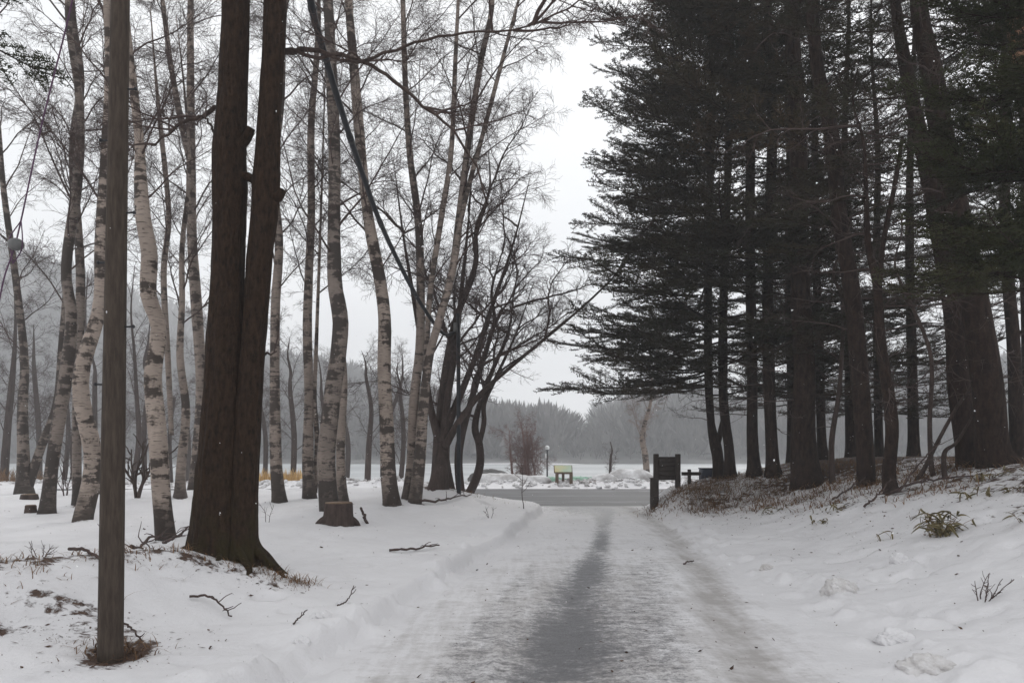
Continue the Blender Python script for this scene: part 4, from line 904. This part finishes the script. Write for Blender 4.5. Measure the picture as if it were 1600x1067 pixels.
def stump(label, px, D, rad, hgt, seed, roots=()):
    base = gpt(px, D); t = thing('tree_stump', label, 'stump', base, 'cut stumps left of the lane'); r = np.random.default_rng(seed)
    P = np.array([[0, 0, -.12], [0, 0, .05], [0, 0, hgt * .5], [0, 0, hgt - .01]]); S = spline(P, 14); b = MB(); rough_tube(b, S, np.linspace(rad * 1.06, rad, 14), 26, .08, seed, .22, .12, 4); link('trunk', b.mesh('trunk', M_maple), t)
    b = MB(); b.tube([[0, 0, hgt - .012], [0, 0, hgt + .004]], rad * .93, 26); link('cut_face', b.mesh('cut_face', M_cut), t)
    for (dx, dy) in roots:
        q = np.array([[0, 0, hgt * .4], [dx * .5, dy * .5, hgt * .22], [dx * .8, dy * .8, .03], [dx, dy, -.06]]); b = MB(); rough_tube(b, spline(q, 12), np.linspace(rad * .5, rad * .12, 12), 10, .1, seed + 3); link('root', b.mesh('root', M_maple), t)
stump('wide dark cut stump in front of the thick scaly birch', 529, 13.2, .255, .40, 601, roots=((-.42, -.05), (.36, .1)))
stump('small square dark stump beside the far left birch', 48, 14.6, .095, .15, 602)
stump('low snow-edged stump at the foot of the leaning forked tree', 46, 17.0, .17, .12, 603)
# broken branch piece standing in the snow
def stick(name, label, cat, pts, r0, r1, seed, group=None, twigs=3, material=M_twig, lift=.012):
    r = np.random.default_rng(seed); P = []
    for px, D, dz in pts:
        x = xpx(px, D); P.append([x, D, gz(x, D) + dz + lift])
    P = spline(np.array(P), 16); base = P[0].copy(); P = P - base; P[1:-1] += r.normal(0, r0 * .5, P[1:-1].shape)
    t = thing(name, label, cat, base, group); b = MB(); rough_tube(b, P, np.linspace(r0, r1, 16), 8, .12, seed); link('stem', b.mesh('stem', material), t)
    L = np.linalg.norm(P[-1])
    for k in range(twigs):
        q = P[r.integers(4, 15)]; d = side_dir(norm(P[-1]), r.uniform(.5, 1.0), r.choice([0, math.pi]) + r.normal(0, .4)); d[2] = abs(d[2]) * .5 + .1
        Q = walk(q, d, L * r.uniform(.12, .3), 5, .2, 0, r); b = MB(); b.tube(Q, np.linspace(max(r1 * .8, .004), .003, 6), 5, cap=False); link('twig', b.mesh('twig', material), t)
G_K = 'fallen sticks on the snow'
stick('fallen_stick', 'curved dark stick lying on the snow in mid slope left of the lane', 'stick', [(608, 9.9, .02), (640, 9.95, .03), (665, 10.25, .04), (686, 10.8, .03)], .019, .010, 611, G_K)
stick('fallen_stick', 'broken stick poking out left of the utility pole', 'stick', [(108, 6.9, .06), (135, 6.75, .03), (170, 6.6, .0)], .016, .013, 612, G_K, 1)
stick('fallen_stick', 'thin bent branch lying below the big tree roots', 'stick', [(296, 6.55, .02), (325, 6.6, .05), (345, 6.45, .05), (362, 6.3, .02)], .012, .006, 613, G_K, 5)
stick('fallen_stick', 'short stick near the utility pole foot, right side', 'stick', [(190, 5.55, .08), (205, 5.5, .06), (221, 5.4, .01)], .009, .006, 614, G_K, 1)
stick('fallen_stick', 'thin twig standing up beside the round snow clump', 'stick', [(527, 6.75, 0), (538, 6.75, .02), (547, 6.75, .08), (553, 6.75, .18)], .008, .004, 615, G_K, 2)
stick('fallen_stick', 'thin curved twig by the small snow clump at lower middle', 'stick', [(458, 5.95, .0), (470, 6.05, .03), (480, 6.15, .09)], .007, .004, 616, G_K, 2)
stick('fallen_stick', 'dark twig lying on the lane itself', 'stick', [(1068, 10.4, .0), (1076, 10.5, .02), (1084, 10.65, .02)], .012, .008, 617, G_K, 1)
stick('fallen_stick', 'knobbly branch stub sticking up right of the cut stump', 'stick', [(574, 13.5, .0), (569, 13.6, .12), (563, 13.7, .24)], .028, .022, 618, G_K, 1)
stick('fallen_stick', 'long dead branch lying before the dark many-stemmed tree', 'stick', [(656, 16.4, .06), (690, 16.9, .06), (706, 17.4, .08), (735, 18.2, .05)], .03, .014, 619, G_K, 6)
stick('fallen_stick', 'crooked branch lying on the bank below the big pair', 'stick', [(1392, 12.2, .02), (1425, 12.0, .12), (1465, 11.9, .12), (1520, 11.8, .06)], .025, .012, 620, G_K, 5)
stick('fallen_stick', 'slanting dead branch left of the foremost thin trunk', 'stick', [(1300, 13.6, .05), (1330, 13.4, .2), (1352, 13.2, .3)], .018, .010, 621, G_K, 4)
stick('fallen_stick', 'slanting dead branch right of the foremost thin trunk', 'stick', [(1405, 12.0, .06), (1440, 12.2, .4), (1470, 12.4, .62)], .016, .010, 622, G_K, 4)
stick('fallen_stick', 'dead branch leaning against the foot of the foremost thin trunk', 'stick', [(1350, 11.9, .03), (1372, 12.0, .1), (1392, 12.1, .28)], .02, .010, 623, G_K, 4)
stick('brush_branch', 'dark brushwood lying between pole and big brown tree', 'branch', [(190, 7.2, .05), (208, 8.2, .12), (232, 9.2, .20), (262, 9.6, .16)], .022, .012, 624, None, 8)
stick('brush_branch', 'bent brushwood branch arching beside the crooked white birch foot', 'branch', [(205, 7.4, .12), (222, 7.9, .14), (240, 8.0, .02)], .02, .010, 625, None, 6)
stick('brush_branch', 'leafless branch leaning on the crooked white birch foot', 'branch', [(255, 9.9, .06), (275, 9.6, .16), (296, 9.2, .36)], .022, .010, 626, None, 7)

# small bare shrubs
def shrub(label, px, D, n, H, seed, spread=.35, rad=.008, material=M_twig, name='shrub'):
    r = np.random.default_rng(seed); base = gpt(px, D); t = thing(name, label, 'shrub', base, 'bare shrubs in the snow')
    for k in range(n):
        a = r.random() * 6.28; s = spread * r.uniform(.3, 1); P = walk(np.array([math.cos(a) * .03, math.sin(a) * .03, -.04]), [math.cos(a) * s, math.sin(a) * s, 1], H * r.uniform(.6, 1.1), 8, .12, .02, r)
        b = MB(); b.tube(P, np.linspace(rad, rad * .4, 9), 5, cap=False)
        for m in range(5):
            q = P[r.integers(2, 8)]; d = side_dir(norm(P[-1] - P[0]), r.uniform(.4, .9), r.random() * 6.28); b.tube(walk(q, d, H * r.uniform(.12, .35), 5, .18, .02, r), np.linspace(rad * .55, rad * .3, 6), 4, cap=False)
        link('stem', b.mesh('stem', material), t)
shrub('dark shrub of slanting stems behind the utility pole', 215, 16.4, 5, 1.7, 631, .55, .035, M_maple)
shrub('thin leafless shrub left of the white scarred birch', 102, 17.5, 6, 1.2, 632, .3, .014)
shrub('thin leafless shrub between white birch and pole', 152, 17.6, 7, 1.1, 633, .3, .014)
shrub('small bare seedling left of the slim pale birch', 418, 12.9, 2, .5, 634, .2, .006)
shrub('low bare twigs on the snow at far left', 58, 8.6, 5, .35, 635, .9, .006)
shrub('spindly bare shrub at the lower right edge', 1535, 6.7, 6, .34, 636, 1.1, .006)
shrub('tall thin twig beside the lane at the road mouth', 820, 17.6, 1, 1.05, 637, .25, .012)
shrub('bare seedling at the top of the left roadside near lane mouth', 765, 15.0, 3, .3, 638, .5, .006)
# snow clumps
G_N = 'snow clumps along the lane edge'
for lab, px, D, r3, sd, mt in (('dirty round snow clump beside the lane on the right', 1313, 7.85, (.17, .14, .12), 641, M_clod), ('broad dirty snow clump at the bottom right', 1450, 5.32, (.23, .16, .11), 642, M_clod),
                               ('grey rounded snow clump above the broad bottom one', 1395, 6.1, (.14, .13, .085), 643, M_snow), ('small clean snow clump below the bamboo grass', 1405, 8.6, (.10, .10, .09), 644, M_snow),
                               ('round snow clump at lower middle left of the lane', 502, 6.35, (.085, .08, .06), 645, M_snow), ('small snow clump under a twig, lower middle', 537, 6.85, (.07, .06, .06), 646, M_snow),
                               ('small clump near the bottom edge left of the lane', 472, 5.65, (.07, .06, .05), 647, M_snow), ('small dark-edged clump right of the lane further up', 1198, 9.5, (.09, .08, .06), 648, M_clod)):
    p = gpt(px, D); tag(link('snow_clump', lump('snow_clump', 0, r3, sd, mt, 5, .36), None, (p[0], p[1], p[2] - r3[2] * .05)), lab, 'snow clump', G_N)
for lab, px, D, r3, sd in (('tall white snow heap right of the map board', 984, 33.0, (1.15, .7, .62), 651), ('low snow heap next to the tall one', 948, 32.8, (.8, .6, .4), 652), ('wide snow heap left of the reddish clump', 788, 33.2, (1.5, .8, .5), 653), ('small snow heap before the reddish clump', 835, 32.6, (.8, .5, .3), 654)):
    p = gpt(px, D); tag(link('snow_heap', lump('snow_heap', 0, r3, sd, M_chunk, 4, .16), None, (p[0], p[1], p[2])), lab, 'snow heap', 'ploughed snow heaps beyond the road')
p = gpt(768, 34.2); tag(link('boulder', lump('boulder', 0, (1.1, .7, .62), 655, M_rock, 4, .12), None, (p[0], p[1], p[2] + .1)), 'dark rounded boulder beyond the road behind the hooked tree', 'boulder')
r = np.random.default_rng(66)
for lab, px, D, w in (('green net bundle just left of the map board legs', 853, 33.6, .8), ('green net bundle right of the map board', 905, 33.8, .8), ('green net bundle midway between map board and snow heap', 928, 33.8, .7)):
    p = gpt(px, D); tag(link('net_bundle', lump('net_bundle', 0, (w, .3, .20), int(px), M_green, 4, .5), None, (p[0], p[1], p[2] + .12)), lab, 'net', 'green nets beyond the road')
# ploughed chunks along the far road edge
b = MB(); tmpl = []
for k in range(6):
    m = lump('c', 0, (1, .8, .6), 700 + k, M_chunk, 2, .75); tmpl.append((np.array([v.co[:] for v in m.vertices]), np.array([p.vertices[:] for p in m.polygons]))); bpy.data.meshes.remove(m)
for k in range(900):
    x = r.uniform(-26, 26); y = 32.1 + r.normal(0, .75); s = r.uniform(.04, .15); Vt, Tt = tmpl[r.integers(6)]
    a = r.random() * 6.28; Rm = np.array([[math.cos(a), -math.sin(a), 0], [math.sin(a), math.cos(a), 0], [0, 0, 1]])
    b.add(Vt @ Rm.T * s + [x, y, gz(x, y) + s * .2], None, Tt)
tag(link('snow_rubble', b.mesh('snow_rubble', M_chunk, False)), 'ploughed lumps of dirty snow along the far road edge', 'snow rubble', kind='stuff')

# ---------------------------------------------------------------- grass, bamboo grass, litter
def blades(n, sampler, hmin, hmax, wid, lean, r, nseg=3):
    VV = []; QQ_ = []; TT = []; off = 0; b = MB()
    xs, ys = sampler(n); zs = ground(xs, ys)
    for x, y, z in zip(xs, ys, zs):
        a = r.random() * 6.28; H = r.uniform(hmin, hmax); ln = lean * r.uniform(.3, 1.4); dx, dy = math.cos(a), math.sin(a); w = wid * r.uniform(.6, 1.3)
        f = np.linspace(0, 1, nseg + 1); cx_ = x + dx * ln * H * f ** 1.8; cy_ = y + dy * ln * H * f ** 1.8; cz_ = z - .02 + H * (f - .35 * ln * f ** 2.5)
        ww = w * (1 - f ** 2 * .9); px_, py_ = -dy, dx
        VV.append(np.stack([np.stack([cx_ - px_ * ww, cy_ - py_ * ww, cz_], -1), np.stack([cx_ + px_ * ww, cy_ + py_ * ww, cz_], -1)], 1).reshape(-1, 3))
        k = np.arange(nseg) * 2 + off; QQ_.append(np.stack([k, k + 1, k + 3, k + 2], -1)); off += 2 * (nseg + 1)
    b.add(np.vstack(VV), np.vstack(QQ_)); return b
r = np.random.default_rng(81)
def bank_grass(n):
    cl = [(4.5, 17.0, .35, .5), (4.9, 17.9, .6, .6), (5.6, 16.6, .5, .45), (6.2, 17.2, .7, .5), (5.3, 18.9, .9, .5), (6.8, 16.2, .6, .5), (7.2, 15.2, .6, .4), (6.0, 14.6, .4, .25), (6.9, 14.0, .35, .25), (7.6, 17.2, .8, .6), (4.2, 18.6, .4, .5), (8.2, 12.6, .6, .3), (5.3, 15.3, .25, .2), (8.9, 14.5, .8, .6), (8.6, 11.6, .9, .5), (7.0, 12.8, .5, .3), (5.9, 13.6, .35, .25), (7.6, 13.4, .7, .5), (6.6, 11.6, .35, .3)]
    pr = np.array([1.4, 1.6, 1, 1.2, 1.6, 1, .8, .6, .5, 1, .9, .6, .3, .7, .8, .4, .3, .7, .35]); i = r.choice(len(cl), n, p=pr / pr.sum()); c = np.array(cl)[i]
    return c[:, 0] + r.normal(0, 1, n) * c[:, 2], c[:, 1] + r.normal(0, 1, n) * c[:, 3]
tag(link('dry_grass', blades(9000, bank_grass, .07, .26, .007, 1.8, r).mesh('dry_grass', M_dry)), 'brown dead grass on the right bank', 'grass', kind='stuff')
def mound_grass(n):
    cl = [(-4.3, 6.25, .35, .14), (-3.7, 6.9, .3, .14), (-3.25, 7.35, .3, .1), (-2.55, 7.6, .16, .14), (-4.9, 5.7, .4, .15), (-2.85, 5.25, .14, .1), (-1.9, 18.7, .8, .25), (-1.2, 19.4, .5, .3), (-2.2, 7.55, .12, .1)]
    i = r.integers(0, len(cl), n); c = np.array(cl)[i]; return c[:, 0] + r.normal(0, 1, n) * c[:, 2], c[:, 1] + r.normal(0, 1, n) * c[:, 3]
tag(link('dry_grass', blades(1500, mound_grass, .05, .16, .004, 1.3, r).mesh('dry_grass', M_dry)), 'straw-coloured dead grass on the mound round the big brown tree', 'grass', kind='stuff')
def reed_bed(n): 
    f = r.random(n); return xpx(395 + 105 * f, 36) + r.normal(0, .1, n), 36 + r.normal(0, .8, n)
tag(link('reeds', blades(2600, reed_bed, .4, .95, .02, .35, r).mesh('reeds', M_reed)), 'yellow dry reeds by the lake beyond the road', 'reeds', kind='stuff')
def reed_bed2(n): return xpx(r.uniform(-60, 70, n), 36), 36 + r.normal(0, .9, n)
tag(link('reeds', blades(900, reed_bed2, .4, 1.0, .02, .4, r).mesh('reeds', M_dry)), 'dull brown reeds by the lake at the left edge', 'reeds', kind='stuff')
# litter: bits of bark, leaves and twig on the snow
b = MB()
N = 4200
def litter_at(n):
    xs, ys = [], []
    while len(xs) < n:
        y = r.uniform(4, 20) if r.random() < .7 else r.uniform(4, 9); x = r.uniform(-.72, .72) * y
        xs.append(x); ys.append(y)
    k = int(n * .6); cl = [(5.2, 9.5, .9, 1.2), (6.5, 10.5, .9, 1), (5.2, 12.5, .7, 1.2), (6.2, 13.2, .9, .8), (4.6, 14.5, .6, 1.2), (8, 12, .8, .7), (-2.8, 5.25, .22, .22), (-3.2, 5.6, .35, .25), (-3.85, 5.2, .35, .35), (-3.2, 7.2, .4, .2), (-2.7, 7.4, .35, .2), (-2.45, 7.5, .25, .2), (7, 13.5, 1.2, 1.2), (6, 15, 1.2, 1)]
    for i in range(k):
        c = cl[r.integers(len(cl))]; xs[i] = c[0] + r.normal(0, c[2]); ys[i] = c[1] + r.normal(0, c[3])
    return np.array(xs), np.array(ys)
xs, ys = litter_at(N); zs = ground(xs, ys)
for x, y, z in zip(xs, ys, zs):
    a = r.random() * 6.28; L = r.uniform(.003, .010) * (1 + .6 * (y > 9) + 2.2 * (r.random() < .14)); w = L * r.uniform(.12, .6); d = np.array([math.cos(a), math.sin(a), r.normal(0, .25)]); u = np.array([-d[1], d[0], r.normal(0, .5)])
    c = np.array([x, y, z + .008]); b.add([c - d * L, c + u * w, c + d * L, c - u * w], [[0, 1, 2, 3]])
tag(link('leaf_litter', b.mesh('leaf_litter', M_litter, False)), 'scattered dead leaf and bark bits on the snow', 'litter', kind='stuff')

# bamboo grass: each long leaf is a piece of its own
def leaf_mesh(k):
    rr = np.random.default_rng(900 + k); n = 7; f = np.linspace(0, 1, n); L = .15; w = .0135 * np.sin(np.pi * np.clip(f * .93 + .05, 0, 1)) ** .6
    x = L * f; z = .02 * np.sin(f * 2.2) - (.05 + .05 * k) * f ** 2; b = MB()
    Vv = np.stack([np.stack([x, -w, z + w * .25], -1), np.stack([x, w * 0, z], -1), np.stack([x, w, z + w * .25], -1)], 1).reshape(-1, 3)
    Q = [[i * 3 + j, i * 3 + 3 + j, i * 3 + 4 + j, i * 3 + 1 + j] for i in range(n - 1) for j in (0, 1)]
    b.add(Vv, Q); return b.mesh('leaf', M_sasa)
LEAF = [leaf_mesh(k) for k in range(4)]
def sasa(label, px, D, n, spread, H, seed):
    r = np.random.default_rng(seed); base = gpt(px, D); t = thing('bamboo_grass', label, 'bamboo grass', base, 'bamboo grass clumps on the right bank'); t['kind'] = 'thing'
    ns = max(2, n // 5)
    for k in range(ns):
        a = r.random() * 6.28; o = r.uniform(0, spread) ; x, y = math.cos(a) * o, math.sin(a) * o * .6; zb = gz(base[0] + x, base[1] + y) - base[2] - .03
        P = walk(np.array([x, y, zb]), [math.cos(a) * .5, math.sin(a) * .5, 1], H * r.uniform(.5, 1.1), 6, .12, -.03, r); b = MB(); b.tube(P, .0028, 5, cap=False); link('stem', b.mesh('stem', M_dry), t)
        for m in range(n // ns):
            q = P[r.integers(2, 7)]; place('leaf', LEAF[r.integers(4)], t, q, r.random() * 6.28, r.uniform(-.5, .8), r.uniform(.65, 1.25), r.normal(0, .5))
sasa('big olive bamboo grass clump low on the right bank', 1474, 9.05, 120, .17, .34, 911)
for k, (lab, px, D, n, sp) in enumerate((('bamboo grass patch up the slope right of the big clump', 1530, 10.0, 22, .28), ('bamboo grass patch at the right edge of the slope', 1583, 9.7, 22, .22), ('bamboo grass tuft near the right edge below the slope patches', 1597, 8.4, 9, .1),
                                         ('tiny bamboo grass tuft left of the big clump', 1382, 9.9, 7, .08), ('bamboo grass sprig between foremost trunk and the big clump', 1425, 10.3, 5, .08), ('bamboo grass patch below the big pair of trunks', 1545, 11.2, 26, .4),
                                         ('low bamboo grass patch left of the foremost thin trunk', 1310, 12.6, 22, .3), ('low bamboo grass patch further down the bank', 1280, 12.0, 16, .22), ('bamboo grass patch on the bank below the thick trunk', 1205, 14.3, 22, .35))):
    sasa(lab, px, D, n, sp, .2, 920 + k)

# ---------------------------------------------------------------- far woods and falling snow
r = np.random.default_rng(95); b = MB()
def far_spots(n, y0, y1, pw=1.0):
    y = y0 + (y1 - y0) * r.random(n) ** pw; x = r.uniform(-1.0, 1.0, n) * (y * .82 + 15); return x, y
sets = [far_spots(1500, 152, 200), far_spots(2200, 185, 300), far_spots(1500, 290, 440), far_spots(900, 430, 590)]
X_ = np.concatenate([s[0] for s in sets]); Y_ = np.concatenate([s[1] for s in sets]); Z_ = ground(X_, Y_)
for x, y, z in zip(X_, Y_, Z_):
    if z < -.6: continue
    H = r.uniform(6.5, 13) * (1 + .3 * (y > 400)); gap = math.exp(-((x / y - .098) / .016) ** 2)
    H *= (1 - .6 * gap)
    if r.random() < .10:                                # pointed conifer
        k = 7; a = np.arange(k) * 6.283 / k + r.random()
        for lo, hi, w in ((.12, .62, .26), (.36, .82, .19), (.6, 1.0, .12)):
            rad = H * w * r.uniform(.6, 1.1, k); Vv = np.vstack([np.stack([x + np.cos(a) * rad, y + np.sin(a) * rad, np.full(k, z + H * lo) + r.normal(0, .3, k)], -1), [[x, y, z + H * hi]]])
            b.add(Vv, None, [[i, (i + 1) % k, k] for i in range(k)])
    else:                                               # leafless crown: a haze of thin upright slivers
        k = 30; c = r.normal(0, .15, (k, 2)) * H; zz = z + H * r.uniform(.2, .75, k); h = H * r.uniform(.12, .28, k); zt = np.minimum(zz + h, z + H * (1.05 - .6 * (np.hypot(c[:, 0], c[:, 1]) / H)))
        w = H * .04; a = r.random(k) * 6.28; dx, dy = np.cos(a) * w, np.sin(a) * w * .3
        A = np.stack([x + c[:, 0] - dx, y + c[:, 1] - dy, zz], -1); B = np.stack([x + c[:, 0] + dx, y + c[:, 1] + dy, zz], -1); Cc = np.stack([x + c[:, 0] * 1.35, y + c[:, 1] * 1.35, zt], -1); Dd_ = np.stack([x + c[:, 0] * .4, y + c[:, 1] * .4, zz - h * .8], -1)
        Vv = np.stack([A, Dd_, B, Cc], 1).reshape(-1, 3); b.add(Vv, np.arange(k * 4).reshape(-1, 4)); b.add([[x - .12, y, z - 1], [x + .12, y, z - 1], [x, y, z + H * .6]], None, [[0, 1, 2]])
tag(link('far_woods', b.mesh('far_woods', M_far, False)), 'misty grey woods on the far lake shore and hills', 'woods', kind='stuff')

b = MB(); n = 7000
c = np.stack([r.uniform(-13, 13, n), r.uniform(-4, 20, n), r.uniform(.05, 11, n)], -1); keep = (np.abs(c[:, 1]) + np.abs(c[:, 0]) > 2.2); c = c[keep]; n = len(c)
s = r.uniform(.002, .0045, (n, 1)); oct_ = np.array([[1, 0, 0], [0, 1, 0], [-1, 0, 0], [0, -1, 0], [0, 0, 1], [0, 0, -1]], float)
dirs = r.normal(0, .35, (n, 6, 3)); Vv = c[:, None, :] + (oct_[None] + dirs) * s[:, None, :]
F8 = np.array([[0, 1, 4], [1, 2, 4], [2, 3, 4], [3, 0, 4], [1, 0, 5], [2, 1, 5], [3, 2, 5], [0, 3, 5]]); b.add(Vv.reshape(-1, 3), None, (np.arange(n)[:, None, None] * 6 + F8[None]).reshape(-1, 3))
tag(link('falling_snow', b.mesh('falling_snow', M_flake, False)), 'small snowflakes falling through the air', 'snow', kind='stuff')

# ---------------------------------------------------------------- misty air
m = bpy.data.materials.new('mist'); m.use_nodes = True; nt = m.node_tree; nt.nodes.clear()
o = nt.nodes.new('ShaderNodeOutputMaterial'); v = nt.nodes.new('ShaderNodeVolumePrincipled')
v.inputs['Color'].default_value = (0.93, 0.94, 0.96, 1); v.inputs['Density'].default_value = 0.0018; v.inputs['Anisotropy'].default_value = 0.0
nt.links.new(v.outputs[0], o.inputs['Volume'])
b = MB(); b.box([0, 300, 54], (1300, 860, 118)); hz = link('haze', b.mesh('haze', m, False)); tag(hz, 'thin cold mist over lake and hills', 'mist', kind='stuff')
print('objects', len(bpy.data.objects))
